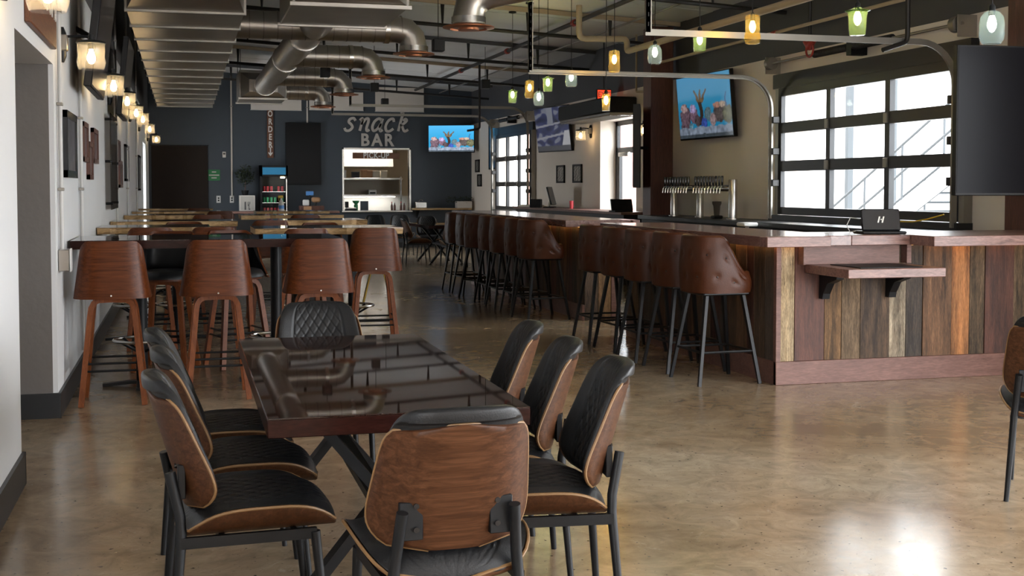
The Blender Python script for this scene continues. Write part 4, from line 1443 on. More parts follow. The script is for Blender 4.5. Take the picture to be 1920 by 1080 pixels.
def sconce(label, loc, rz, group):
    t = thing('wall_sconce', label, 'wall lamp', loc, rz, group)
    m = MB()
    m.tube([(0, -.012, -.12), (0, -.016, -.08), (0, -.016, .07), (0, -.012, .11)], [.018, .030, .030, .018], 10)
    ob('back_plate', m, 'black_steel', t)
    ob('junction_box', B(((-.045, -.055, -.045), (.045, .0, .06)), bev=.006), 'galv_dull', t)
    ob('arm', MB().tube([(0, -.03, .05), (0, -.15, .055), (0, -.20, .05)], .009, 8), 'black_steel', t)
    ob('cap', MB().lathe([(.094, -.012), (.098, -.004), (.07, .006), (.02, .014), (.016, .05), (.0, .055)], (0, -.20, .02), 20), 'black_steel', t)
    ob('jar_shade', MB().open_lathe([(.088, 0), (.085, -.03), (.090, -.06), (.086, -.09), (.091, -.12), (.085, -.15), (.082, -.175)], (0, -.20, .01), 28, wob), 'jar', t)
    b = ob('bulb', bulb_m, None, t, loc=(0, -.20, -.075))
    ob('socket', MB().cyl((0, -.20, -.03), (0, -.20, .01), .018, n=12), 'black_steel', t)
    point(t, (0, -.20, -.09), 3.6, (1.0, .62, .28))
    return t


GSC = 'caged-look jar sconces along the white wall'
for i, (y_, z_) in enumerate(((5.92, 2.43), (8.62, 2.42), (11.3, 2.44), (14.0, 2.49), (16.65, 2.52), (19.3, 2.58), (23.2, 2.61), (28.6, 2.63))):
    sconce('clear jar wall sconce on the white wall, %s' % ('over the near end before the passage', 'first beyond the passage', 'second beyond the passage', 'third beyond the passage', 'fourth beyond the passage', 'fifth beyond the passage', 'sixth beyond the passage', 'last before the slate wall')[i], (XL + .005, y_, z_), PI / 2, GSC)
sconce('clear jar wall sconce beside the exit door, by the two framed prints', (XR - .005, 20.62, 2.47), -PI / 2, 'sconces by the exit door')
sconce('clear jar wall sconce between the exit door and the rust-brown column', (XR - .005, 17.55, 2.42), -PI / 2, 'sconces by the exit door')

GP = 'coloured bottle-glass pendants over the bars'
# (y, z centre, glass, shape)
PEND = [(17.1, 2.79, 'g_green', 'brim', 'first from the slate wall end'), (16.2, 2.82, 'g_amber', 'cyl', 'second from the slate wall end'), (15.75, 2.66, 'g_blue', 'barrel', 'hanging low beyond the bar gap'),
        (15.33, 2.82, 'g_green', 'brim', 'next to the far amber one'), (14.33, 2.80, 'g_blue', 'barrel', 'over the far bar near its first stools'), (13.05, 2.43, 'g_amber', 'small', 'small one hanging lowest'),
        (12.78, 2.86, 'g_amber', 'cyl', 'over the gap between the bars'), (11.58, 2.81, 'g_blue', 'barrel', 'over the near bar by the gap'), (10.47, 2.81, 'g_green', 'cup', 'over the middle of the near bar'),
        (9.39, 2.79, 'g_amber', 'cyl', 'over the near bar corner'), (7.74, 2.64, 'g_green', 'brim', 'before the bar front'), (6.25, 2.41, 'g_blue', 'barrel', 'nearest the large dark television')]
for y_, z_, gl, shp, where in PEND:
    colr = {'g_green': 'green', 'g_amber': 'amber', 'g_blue': 'blue'}[gl]
    t = thing('pendant_lamp', '%s bottle-glass pendant lamp with glowing bulb, %s' % (colr, where), 'pendant lamp', (4.6, y_, z_), 0, GP)
    H2 = roof(4.6) - z_
    prof = {'brim': [(.020, .10), (.045, .088), (.088, .075), (.070, .066), (.064, .04), (.060, -.05), (.056, -.09), (.050, -.095), (.0, -.095)],
            'cyl': [(.020, .125), (.055, .115), (.062, .10), (.060, .02), (.061, -.03), (.068, -.055), (.068, -.075), (.060, -.115), (.045, -.122), (.0, -.122)],
            'small': [(.016, .10), (.040, .092), (.047, .08), (.047, -.06), (.045, -.095), (.0, -.095)],
            'barrel': [(.020, .10), (.045, .09), (.066, .06), (.072, .02), (.071, -.02), (.073, -.035), (.068, -.07), (.052, -.095), (.0, -.095)],
            'cup': [(.030, .085), (.055, .08), (.062, .06), (.058, -.05), (.054, -.085), (.0, -.085)]}[shp]
    m = MB()
    m.lathe(prof, n=24)
    m.f = [q for q in m.f if len(q) != 24]
    ob('glass_shade', m, gl, t, smooth=50)
    ob('socket', MB().lathe([(.016, .07), (.020, .075), (.020, .125), (.008, .14), (.0, .14)], n=14), 'black_steel', t)
    ob('bulb', bulb_pm, None, t, loc=(0, 0, .03))
    ob('cord', MB().cyl((0, 0, .13), (0, 0, H2), .004, n=6), 'black_matt', t)
    ob('canopy', MB().lathe([(.055, H2), (.055, H2 - .02), (.012, H2 - .03), (.0, H2 - .03)], n=16), 'black_steel', t)
    point(t, (0, 0, .02), 11.0, (1.0, .74, .46), .03)

# ------------------------------------------------------------------ ducts
t = thing('sheet_metal_duct', 'long flat galvanised duct with standing seams along the white wall', 'air duct', (.04, 19.8, 3.2))
ob('duct_body', B(((-.56, -7.3, 0), (.56, 7.2, .55))), 'galv', t, smooth=0)
for k in range(13):
    yy = -7.3 + 14.5 * k / 12
    ob('seam', B(((-.58, yy - .016, -.020), (.58, yy + .016, .57)), bev=.004), 'galv_dull', t)
    if k < 12:
        ob('cleat', B(((-.32, yy + .03, -.018), (.18, yy + .075, -.001))), 'galv_dull', t, smooth=0)
m = MB()
vs = [(-.56, -7.3, 0), (.56, -7.3, 0), (.56, -7.3, .55), (-.56, -7.3, .55), (-.30, -8.5, .25), (.36, -8.5, .25), (.36, -8.5, .75), (-.30, -8.5, .75)]
m.add(vs, [(0, 1, 2, 3), (7, 6, 5, 4), (0, 4, 5, 1), (1, 5, 6, 2), (2, 6, 7, 3), (3, 7, 4, 0)])
ob('transition', m, 'galv', t, smooth=0)
ob('riser', B(((-.30, -9.3, .25), (.36, -8.5, 1.1))), 'galv_dull', t, smooth=0)
for k in range(4):
    for s in (-.59, .59):
        yy = -6 + 4 * k
        ob('hanger_rod', MB().cyl((s, yy, .5), (s, yy, 1.06), .006, n=6), 'black_pipe', t)


def round_duct(label, path, r, disc=None, collars=(), spiral=True):
    P = [Vector(p) for p in path]
    pts = [P[0]]
    for i in range(1, len(P) - 1):          # gored elbows
        a, b, c = P[i - 1], P[i], P[i + 1]
        d1 = (a - b).normalized()
        d2 = (c - b).normalized()
        rr = min(r * 1.35, (a - b).length * .9, (c - b).length * .9)
        for k in range(4):
            f = k / 3
            pts.append(b + d1 * rr * (1 - f) ** 2 + d2 * rr * f ** 2)
    pts.append(P[-1])
    o0 = P[-1]
    t = thing('round_duct', label, 'air duct', o0)
    ob('duct_pipe', MB().tube([p - o0 for p in pts], r, 24), 'galv', t, smooth=25)
    if spiral:
        m = MB()
        a, b = P[0], P[1]
        L = (b - a).length
        d = (b - a).normalized()
        k = int(L / .16)
        for i in range(1, k):
            p = a + d * (L * i / k) - o0
            m.tube([p - d * .006, p + d * .006], r + .004, 24)
        ob('spiral_seams', m, 'galv_dull', t, kind='stuff', smooth=25)
    for p in collars:
        q = Vector(p[0])
        d = Vector(p[1]).normalized()
        ob('collar', MB().tube([q - d * .03 - o0, q + d * .03 - o0], r + .012, 24), 'steel', t)
    if disc:
        ob('diffuser', MB().lathe([(r * .95, .05), (r * 1.02, .03), (disc, .012), (disc, .0), (disc * .72, -.012), (disc * .70, .01), (disc * .42, .01), (disc * .40, -.022), (0, -.028)], n=36), 'copper', t)
    return t


ZD = 3.40
round_duct('round main duct running lengthwise between the two sheet-metal plenums', [(1.53, 13.2, 3.44), (1.53, 24.3, 3.44)], .20, None, [((1.53, 23.9, 3.44), (0, 1, 0)), ((1.53, 19.0, 3.44), (0, 1, 0)), ((1.53, 16, 3.44), (0, 1, 0))], False)
for i, (y_, x0) in enumerate(((14.85, .6), (18.15, 1.53), (21.6, 1.53), (24.95, 1.9))):
    round_duct('spiral branch duct ending in a copper diffuser, %s from the near plenum' % ords[i], [(x0, y_, ZD), (2.74, y_, ZD), (2.74, y_, 3.10)], .165, .255, [((2.40, y_, ZD), (1, 0, 0)), ((2.74, y_, 3.17), (0, 0, 1))])
round_duct('wide silver duct elbow dropping to the largest copper diffuser', [(4.3, 11.9, 3.80), (3.45, 12.1, 3.55), (2.83, 12.25, 3.42), (2.83, 12.25, 3.10)], .165, .265, [((2.83, 12.25, 3.18), (0, 0, 1)), ((3.4, 12.1, 3.54), (1, -.2, .25))], False)
for nm, (x0, x1, y0, y1, z0, z1), hd in (('big grey sheet-metal plenum hanging nearest the dining table', (1.0, 2.12, 11.7, 13.2, 3.2, 4.0), 1), ('small grey sheet-metal plenum near the slate wall', (1.06, 1.96, 24.3, 25.6, 3.2, 3.75), 1)):
    t = thing('duct_plenum', nm, 'air duct', ((x0 + x1) / 2, (y0 + y1) / 2, z0))
    hx, hy = (x1 - x0) / 2, (y1 - y0) / 2
    ob('box', B(((-hx, -hy, 0), (hx, hy, z1 - z0)), bev=.01), 'galv_dull', t)
    for s in (-1, 1):
        ob('flange', B(((-hx - .02, s * hy - .02, -.02), (hx + .02, s * hy + .02, .02)), bev=.003), 'galv', t)
    m = MB()
    c = .22
    vs = [(-hx * .6, -hy - .16, .12), (hx * .6, -hy - .16, .12), (hx * .6, -hy - .16, .36), (-hx * .6, -hy - .16, .36), (-hx * .95, -hy, .02), (hx * .95, -hy, .02), (hx * .95, -hy, .50), (-hx * .95, -hy, .50)]
    m.add(vs, [(0, 1, 2, 3), (4, 0, 3, 7), (1, 5, 6, 2), (3, 2, 6, 7), (4, 5, 1, 0), (7, 6, 5, 4)])
    ob('tapered_collar', m, 'galv', t, smooth=0)
    for sx in (-1, 1):
        for sy in (-1, 1):
            ob('hanger_rod', MB().cyl((sx * hx * .95, sy * hy * .95, .3), (sx * hx * .95, sy * hy * .95, roof((x0 + x1) / 2 + sx * hx) - z0 + .02), .007, n=6), 'black_pipe', t)

# ------------------------------------------------------------------ joists and pipes under the deck
for i, y_ in enumerate((5.9, 9.6, 13.4, 17.0, 20.8, 24.5, 28.2)):
    t = ob('roof_joist', MB().tube([(XL, y_, roof(XL) - .30), (XR, y_, roof(XR) - .30)], .028, 8), 'black_pipe', kind='structure')
    t['label'] = 'black roof joist chord crossing under the deck'
    for q in range(6):
        x_ = -.2 + 1.25 * q
        ob('hanger_clip', MB().tube([(x_, y_, roof(x_)), (x_, y_, roof(x_) - .30)], [.030, .012], 8), 'black_pipe', t)
    ob('top_chord', MB().sweep([(XL, y_ - .35, roof(XL) - .03), (XR, y_ - .35, roof(XR) - .03)], .05, .06, (0, 1, 0)), 'tan_pipe' if i % 2 else 'wall_dark', t, smooth=0)


def pipe(name, label, path, r, mat, fit=(), fm='red'):
    P = [Vector(p) for p in path]
    t = thing(name, label, 'pipe', P[0])
    pts = [P[0]]
    for i in range(1, len(P) - 1):
        a, b, c = P[i - 1], P[i], P[i + 1]
        rr = min(r * 2.2, (a - b).length * .4, (c - b).length * .4)
        d1 = (a - b).normalized()
        d2 = (c - b).normalized()
        for k in range(4):
            f = k / 3
            pts.append(b + d1 * rr * (1 - f) ** 2 + d2 * rr * f ** 2)
    pts.append(P[-1])
    ob('pipe_run', MB().tube([p - P[0] for p in pts], r, 12), mat, t, smooth=40)
    for q, d in fit:
        q = Vector(q) - P[0]
        d = Vector(d).normalized()
        ob('coupling', MB().tube([q - d * .05, q + d * .05], r * 1.55, 12), fm, t)
    return t


pipe('sprinkler_pipe', 'black sprinkler main with red couplings running along the ceiling', [(5.5, 5, 3.86), (5.5, 29.6, 3.86)], .032, 'black_pipe', [((5.5, y_, 3.86), (0, 1, 0)) for y_ in (9.6, 13.4, 17.0, 20.8, 24.5)])
pipe('sprinkler_pipe', 'thin grey conduit run under the ceiling beside the sprinkler main', [(6.1, 6, 3.80), (6.1, 29.6, 3.80)], .014, 'galv_dull')
pipe('water_pipe', 'tan insulated pipe with a stepped drop above the garage door tracks', [(5.18, 15.8, 3.93), (5.18, 15.8, 3.48), (5.87, 15.8, 3.50), (5.87, 15.8, 3.33), (5.92, 3.5, 3.31)], .042, 'tan_pipe')
pipe('water_pipe', 'thin tan pipe under the stepped one along the warm wall', [(6.6, 16.4, 3.26), (6.6, 3.5, 3.24)], .020, 'tan_pipe', [((6.6, 12.9, 3.25), (0, 1, 0))])
pipe('water_pipe', 'lower thin tan pipe hugging the warm wall by the exit door', [(6.90, 18.15, 3.9), (6.90, 18.15, 2.98), (6.90, 17.75, 2.95), (6.90, 17.72, 2.55)], .016, 'tan_pipe')
pipe('drop_pipe', 'black iron drop pipe with hooked end before the wide garage door', [(6.3, 9.75, 3.88), (6.3, 9.75, 2.78), (6.05, 9.75, 2.70)], .022, 'black_pipe')
pipe('drop_pipe', 'black iron drop pipe with hooked end by the far garage door', [(5.6, 23.3, 3.9), (5.6, 23.3, 2.62), (5.35, 23.3, 2.58)], .022, 'black_pipe')
for i, (x_, y_) in enumerate(((3.2, 15.6), (2.2, 19.7), (3.4, 22.4), (5.2, 21.2), (4.2, 26.2))):
    t = thing('ceiling_speaker', 'small black box speaker hung on a cord, %s from the dining table' % ords[i], 'speaker', (x_, y_, 3.30))
    ob('box', B(((-.075, -.075, -.07), (.075, .075, .09)), bev=.01), 'black_matt', t)
    ob('cord', MB().cyl((0, 0, .09), (0, 0, roof(x_) - 3.30), .005, n=6), 'black_matt', t)

# conduits standing against the walls
for i, (y_, z0) in enumerate(((8.42, 1.02), (10.06, .2), (15.3, .2), (18.2, .2), (21.8, .2))):
    t = thing('wall_conduit', 'vertical steel conduit on the white wall, %s beyond the passage opening' % ords[i], 'conduit', (XL + .022, y_, 0))
    ob('tube', MB().cyl((0, 0, z0), (0, 0, 4.2), .014, n=10), 'conduit', t)
    for z in (1.45, 2.0, 2.6, 3.2):
        ob('strap', B(((-.02, -.03, z), (.018, .03, z + .02)), bev=.003), 'galv_dull', t)
    if i == 0:
        ob('outlet_box', B(((-.02, -.06, .93), (.05, .06, 1.07)), bev=.006), 'galv', t)
        ob('cover_plate', B(((.05, -.065, .925), (.056, .065, 1.075)), bev=.002), 'white', t)
for i, (x_, z0) in enumerate(((1.115, 1.24), (2.91, 3.04))):
    t = thing('wall_conduit', ('pale vertical conduit on the slate wall beside the potted topiary', 'pale short conduit above the tall menu screen')[i], 'conduit', (x_, YB - .02, 0))
    ob('tube', MB().cyl((0, 0, z0), (0, 0, 4.15), .020, n=10), 'panel', t)
    ob('strap', B(((-.035, -.02, 3.4), (.035, .018, 3.42))), 'galv_dull', t, smooth=0)

# air curtain over the exit door, exit sign
t = thing('air_curtain', 'dark air curtain with a shiny metal underside over the exit door', 'air curtain', (6.93, 19.6, 2.62))
ob('housing', B(((-.42, -1.25, .05), (.06, 1.45, .30)), bev=.02), 'black_steel', t)
ob('nozzle_tray', B(((-.40, -1.23, .0), (.06, 1.43, .055)), bev=.01), 'steel', t)
for k in range(7):
    ob('louvre', B(((-.38 + k * .06, -1.2, -.012), (-.37 + k * .06, 1.4, .002))), 'galv_dull', t, smooth=0)
t = thing('exit_sign', 'small red lit exit sign above the air curtain', 'sign', (6.78, 19.35, 3.02))
ob('housing', B(((-.13, -.02, -.09), (.13, .03, .09)), bev=.008), 'black_matt', t)
ob('lit_face', B(((-.115, -.026, -.075), (.115, -.019, .075))), 'exit_red', t, smooth=0)
ob('lettering', text_mesh('lettering', 'EXIT', .12, .002, 'letter_white', .9, .002), None, t, loc=(0, -.028, 0), rot=(RX, 0, 0))
ob('stem', MB().cyl((0, 0, .1), (0, 0, roof(6.78) - 3.02), .012, n=8), 'black_pipe', t)


# ------------------------------------------------------------------ back wall: lettering, panels, fittings
def curve_pts(p, n=6):
    q = [p[0]] + list(p) + [p[-1]]
    out = []
    for i in range(1, len(q) - 2):
        for k in range(n):
            f = k / n
            a, b, c, d = q[i - 1], q[i], q[i + 1], q[i + 2]
            out.append(tuple(.5 * (2 * b[j] + (c[j] - a[j]) * f + (2 * a[j] - 5 * b[j] + 4 * c[j] - d[j]) * f * f + (3 * b[j] - a[j] - 3 * c[j] + d[j]) * f ** 3) for j in (0, 1)))
    out.append(tuple(q[-2]))
    return out


SCRIPT = {
    's': [[(.80, .80), (.58, 1.0), (.28, .92), (.24, .68), (.50, .50), (.66, .26), (.46, .02), (.14, .02), (-.02, .22)]],
    'n': [[(.02, .84), (.20, 1.0), (.24, .8), (.22, .0)], [(.23, .50), (.48, .92), (.72, .98), (.80, .74), (.77, .22), (.88, .0), (1.06, .10)]],
    'a': [[(.80, .80), (.55, 1.0), (.22, .80), (.10, .36), (.28, .02), (.58, .16), (.80, .60)], [(.86, 1.0), (.80, .34), (.90, .0), (1.08, .10)]],
    'c': [[(.78, .74), (.62, 1.0), (.28, .86), (.12, .42), (.28, .03), (.58, .0), (.86, .20)]],
    'k': [[(.06, 1.40), (.24, 1.50), (.22, .8), (.20, .0)], [(.22, .44), (.50, .60), (.74, .86), (.58, 1.0), (.42, .84)], [(.40, .52), (.60, .16), (.80, .0), (1.06, .14)]],
}
t = thing('wall_lettering', 'pale script word snack on the slate wall', 'sign', (3.80, YB - .03, 2.865))
for i, ch in enumerate('snack'):
    m = MB()
    for strokes in SCRIPT[ch]:
        m.sweep([(x * .275 + z * .30 * .25, 0, z * .305) for x, z in curve_pts(strokes)], .03, .062, (0, 1, 0))
    ob('letter', m, 'letter', t, loc=(i * .320, 0, 0), smooth=30)
t = thing('wall_lettering', 'pale block word BAR on the slate wall', 'sign', (4.605, YB - .03, 2.63))
for i, ch in enumerate('BAR'):
    ob('letter', text_mesh('letter', ch, .42, .015, 'letter', .92, .012), None, t, loc=(-.295 + i * .295, 0, 0), rot=(RX, 0, 0))
t = thing('order_sign', 'narrow brown upright sign reading ORDER with a down arrow', 'sign', (2.025, YB - .03, 2.76))
ob('board', B(((-.075, -.015, -.57), (.075, .02, .57)), bev=.004), 'sign_brown', t)
for i, ch in enumerate('ORDER'):
    ob('letter', text_mesh('letter', ch, .20, .004, 'letter_white', .72, .006), None, t, loc=(0, -.018, .48 - i * .185), rot=(RX, 0, 0))
ob('arrow', MB().prism([(-.014, -.32), (.014, -.32), (.014, -.46), (.05, -.43), (.05, -.46), (0, -.53), (-.05, -.46), (-.05, -.43), (-.014, -.46)], -.022, -.015, 'xz'), 'letter_white', t, smooth=0)
t = thing('pickup_sign', 'brown board sign reading PICK-UP hung in the kitchen window', 'sign', (4.595, YB + .06, 2.26))
ob('board', B(((-.58, -.015, -.075), (.58, .02, .075)), bev=.004), 'sign_brown', t)
ob('lettering', text_mesh('lettering', 'PICK-UP', .19, .004, 'white', .85, .005, 0, 1.1), None, t, loc=(0, -.019, 0), rot=(RX, 0, 0))
for s in (-.5, .5):
    ob('chain', MB().cyl((s, 0, .07), (s, 0, .15), .004, n=6), 'black_steel', t)
for i, (x0, x1, z0, z1, lb) in enumerate(((1.57, 2.77, 3.34, 3.85, 'above the ORDER sign'), (2.96, 4.27, 3.36, 3.80, 'above the tall menu screen'), (4.57, 5.78, 3.35, 3.94, 'above the word snack'))):
    t = thing('acoustic_panel', 'pale rectangular wall panel %s' % lb, 'wall panel', ((x0 + x1) / 2, YB - .032, (z0 + z1) / 2))
    ob('panel_face', B(((-(x1 - x0) / 2, -.02, -(z1 - z0) / 2), ((x1 - x0) / 2, .03, (z1 - z0) / 2)), bev=.006), 'panel', t)
    ob('trim', B(((-(x1 - x0) / 2 - .01, .0, -(z1 - z0) / 2 - .01), ((x1 - x0) / 2 + .01, .03, -(z1 - z0) / 2))), 'white', t, smooth=0)
t = thing('green_notice', 'small green notice with pale lines beside the brown door', 'sign', (.70, YB - .012, 1.77))
ob('plate', B(((-.14, -.006, -.13), (.14, .012, .13)), bev=.003), 'green_sign', t)
for z, w in ((.075, .10), (.0, .24), (-.065, .12)):
    ob('printed_line', B(((-w / 2, -.008, z - .014), (w / 2, -.006, z + .014))), 'letter', t, smooth=0)
t = thing('thermostat', 'small pale thermostat on the slate wall above the green notice', 'thermostat', (.94, YB - .02, 2.26))
ob('body', B(((-.04, -.01, -.07), (.04, .02, .07)), bev=.006), 'panel', t)
ob('display', B(((-.025, -.012, .0), (.025, -.009, .04))), 'black_gloss', t, smooth=0)
for i, x_ in enumerate((.80, 1.11)):
    t = thing('wall_plate', ('white wall switch plate beside the brown door', 'white outlet plate at the foot of the pale conduit')[i], 'switch', (x_, YB - .012, 1.195))
    ob('plate', B(((-.05, -.006, -.085), (.05, .012, .085)), bev=.004), 'white', t)
    ob('insert', B(((-.018, -.009, .01), (.018, -.005, .045)), ((-.018, -.009, -.045), (.018, -.005, -.01))), 'black_matt', t, smooth=0)

# drinks fridge with cans
t = thing('drinks_fridge', 'black upright drinks fridge with a lit blue header', 'fridge', (2.065, 29.60, 0))
ob('cabinet', B(((-.32, -.26, 0), (-.28, .33, 2.0)), ((.28, -.26, 0), (.32, .33, 2.0)), ((-.32, .28, 0), (.32, .33, 2.0)), ((-.32, -.26, 0), (.32, .33, .25)), ((-.32, -.26, 1.74), (.32, .33, 2.0))), 'black_matt', t, smooth=0)
ob('lit_header', B(((-.27, -.275, 1.78), (.27, -.258, 1.95)), bev=.003), 'blue_lit', t)
dr_ = ob('glass_door', B(((-.28, -.275, .26), (.28, -.270, 1.72))), 'pane', t, smooth=0)
ob('handle', B(((.27, -.31, .8), (.295, -.275, 1.68)), bev=.004), 'steel', dr_)
for z in (.55, .87, 1.12, 1.38):
    ob('wire_shelf', B(((-.28, -.24, z - .012), (.28, .27, z))), 'steel', t, smooth=0)
ob('light_strip', B(((.15, -.22, 1.70), (.25, -.20, 1.73))), 'bulb_p', t, smooth=0)
can0 = None
for z, col, nm in ((1.38, 'can_red', 'top'), (1.12, 'can_green', 'second'), (.87, 'can_red', 'third')):
    me = MB().lathe([(.026, 0), (.031, .012), (.031, .115), (.026, .126), (.024, .122), (0, .122)], n=14).mesh('drink_can', col)
    for k in range(6):
        if (nm == 'top' and k in (3,)) or (nm == 'second' and k == 4):
            continue
        o = ob('drink_can', me, None, loc=(2.065 - .23 + k * .085, 29.44, z))
        tag(o, '%s drink can on the %s shelf of the drinks fridge' % (('red' if 'red' in col else 'green'), nm), 'can', 'cans on the %s fridge shelf' % nm)

# pedestal with topiary, order counter with register and boxes
t = thing('display_pedestal', 'pale square pedestal with a dark printed motif under the topiary', 'pedestal', (1.44, 29.55, 0))
ob('body', B(((-.18, -.18, 0), (.18, .18, 1.29)), bev=.006), 'panel', t)
ob('motif', picture_mesh('motif', .30, .32, 16, 16, lambda u, v: [.03, .03, .035] if (.30 < u < .42 and v < .6) or (.5 < u < .75 and v < .62 and math.sin(u * 40 + v * 9) > -.3) else [.45, .42, .38], 'print'), None, t, loc=(0, -.183, 1.11))
t = thing('potted_topiary', 'dark potted topiary standing on the pale pedestal', 'plant', (1.40, 29.55, 1.29))
ob('pot', MB().lathe([(.06, 0), (.085, .10), (.09, .12), (.075, .12), (.07, .10), (0, .10)], n=16), 'black_matt', t)
ob('stem', MB().cyl((0, 0, .09), (.01, 0, .36), .012, n=8), 'column', t)
m = MB()
rnd = random.Random(4)
for k in range(420):
    a, b = rnd.uniform(0, 2 * PI), math.acos(rnd.uniform(-1, 1))
    r_ = .22 * rnd.uniform(.35, 1.0)
    p = Vector((r_ * math.sin(b) * math.cos(a), r_ * math.sin(b) * math.sin(a), .46 + 1.15 * r_ * math.cos(b)))
    d = Vector((rnd.uniform(-1, 1), rnd.uniform(-1, 1), rnd.uniform(-.6, 1))).normalized()
    s_ = d.cross(Vector((rnd.uniform(-1, 1), rnd.uniform(-1, 1), rnd.uniform(-1, 1)))).normalized()
    L_, w_ = rnd.uniform(.04, .08), rnd.uniform(.012, .022)
    m.add([p, p + d * L_ * .5 + s_ * w_, p + d * L_, p + d * L_ * .5 - s_ * w_], [(0, 1, 2, 3)])
ob('foliage', m, 'leaf', t, smooth=0, kind='stuff')
t = thing('order_counter', 'dark brown order counter before the drinks fridge', 'counter', (2.1, 28.75, 0))
ob('body', B(((-1.3, -.22, 0), (1.35, .25, .88)), bev=.006), 'black_matt', t)
ob('worktop', B(((-1.35, -.27, .88), (1.40, .30, .93)), bev=.006), 'bar_trim', t)
t = thing('cash_register', 'boxy register with blue screen and pale printer on the order counter', 'register', (2.88, 28.78, .93))
ob('drawer', B(((-.28, -.16, 0), (.28, .18, .12)), bev=.008), 'column', t)
ob('pale_box', B(((-.20, -.18, .0), (-.02, -.161, .11)), bev=.002), 'cardboard', t)
ob('printer', B(((-.20, -.1, .12), (-.06, .1, .26)), bev=.02), 'white', t)
ob('terminal', B(((0, -.08, .2), (.2, .08, .32)), bev=.03), 'cardboard', t)
ob('terminal_foot', MB().cyl((.1, 0, .12), (.1, 0, .2), .03, n=12), 'black_matt', t)
ob('blue_screen', B(((-.12, .09, .36), (.06, .12, .46)), bev=.01), 'blue_plastic', t)
ob('screen_stem', MB().cyl((-.03, .11, .12), (-.03, .11, .37), .02, n=10), 'black_matt', t)
t = thing('spray_bottle', 'spray bottle with yellow trigger standing on a live-edge high-top', 'bottle', (1.52, 20.05, 1.10))
ob('bottle_body', MB().lathe([(.042, 0), (.045, .01), (.045, .09), (.032, .15), (.016, .18), (.016, .20), (0, .20)], n=18), 'white', t)
ob('label_band', MB().lathe([(.0462, .03), (.0462, .085)], n=18), 'blue_plastic', t)
ob('trigger_head', B(((-.05, -.016, .20), (.03, .016, .245)), ((-.045, -.010, .155), (-.035, .010, .21)), bev=.006), 'yellow', t)

# ledge at the right of the pick-up window
t = thing('wall_ledge', 'warm wooden ledge on the slate wall right of the pick-up window', 'shelf', (6.2, 29.82, .92))
ob('plank', B(((-.74, -.18, .0), (.72, .18, .045)), bev=.006), 'live_edge', t)
for s in (-.6, .55):
    ob('bracket', MB().prism([(-.14, 0), (.17, 0), (.17, -.2)], s - .015, s + .015, 'yz'), 'black_steel', t, smooth=0)
t = thing('napkin_dispenser', 'shiny steel napkin dispenser on the wooden ledge', 'dispenser', (5.66, 29.80, .965))
ob('case', B(((-.14, -.08, 0), (.14, .08, .15)), bev=.012), 'steel', t)
ob('lever', MB().tube([(-.05, 0, .14), (-.03, 0, .20), (.03, 0, .21), (.05, 0, .18)], .010, 8), 'steel', t)
t = thing('plant_crate', 'pale crate with trailing dark plant in the corner by the ledge', 'plant', (6.72, 29.72, .965))
ob('crate', B(((-.18, -.12, 0), (.20, .12, .17)), bev=.006), 'panel', t)
m = MB()
for k in range(160):
    p = Vector((rnd.uniform(-.42, .22), rnd.uniform(-.14, .14), rnd.uniform(.13, .27)))
    d = Vector((rnd.uniform(-1, 1), rnd.uniform(-1, 1), rnd.uniform(-.3, 1))).normalized()
    s_ = d.cross(Vector((rnd.uniform(-1, 1), rnd.uniform(-1, 1), .3))).normalized()
    m.add([p, p + d * .03 + s_ * .012, p + d * .06, p + d * .03 - s_ * .012], [(0, 1, 2, 3)])
ob('foliage', m, 'leaf', t, smooth=0, kind='stuff')

# ------------------------------------------------------------------ kitchen behind the pick-up window
struct('wall_kitchen', B(((2.6, 33.6, 0), (6.8, 33.7, 2.9)), ((2.5, YB + .15, 0), (2.6, 33.7, 2.9)), ((6.8, YB + .15, 0), (6.9, 33.7, 2.9)), ((2.5, YB + .15, 2.9), (6.9, 33.7, 3.0)), ((2.5, YB + .15, -.1), (6.9, 33.7, 0))), 'kitchen_wall')
t = thing('kitchen_light', 'bright ceiling light panel in the kitchen', 'ceiling light', (4.6, 31.2, 2.88))
ob('diffuser', B(((-.6, -.3, -.03), (.6, .3, .0))), 'lamp_white', t, smooth=0)
ob('frame', B(((-.63, -.33, -.02), (-.6, .33, .02)), ((.6, -.33, -.02), (.63, .33, .02)), ((-.63, -.33, -.02), (.63, -.3, .02)), ((-.63, .3, -.02), (.63, .33, .02))), 'white', t, smooth=0)
t = thing('extractor_hood', 'pale steel extractor hood inside the kitchen', 'hood', (4.55, 32.2, 2.02))
ob('canopy', MB().prism([(-.5, 0), (.6, 0), (.6, .75), (-.3, .75)], -1.0, .75, 'yz'), 'panel', t, smooth=0)
ob('filter_bank', B(((-.9, -.35, -.02), (.65, .55, .002))), 'kitchen_tan', t, smooth=0)
t = thing('kitchen_shelving', 'two-tier steel pass shelf behind the pick-up window', 'shelf', (4.6, 31.0, 0))
for z, d in ((1.72, .02), (1.30, .02)):
    ob('shelf_board', B(((-.98, -.22, z - .05), (.78, .22, z)), bev=.006), 'steel', t)
for s in (-.95, .74):
    ob('upright', B(((s - .02, -.2, 0), (s + .02, -.16, 1.75))), 'steel', t, smooth=0)
ob('worktop', B(((-1.1, -.4, .86), (1.0, .4, .90)), bev=.006), 'steel', t)
ob('splash_panel', B(((-.95, .2, 1.32), (.76, .22, 1.68))), 'kitchen_tan', t, smooth=0)
ob('added_shelf_glow', B(((-.8, -.12, 1.232), (.6, -.02, 1.248))), 'lamp_white', t, smooth=0)  # glowing strip added under the lower shelf to brighten the backing
ob('white_backing', B(((-.98, .2, .90), (.98, .22, 1.26))), 'white', t, smooth=0)
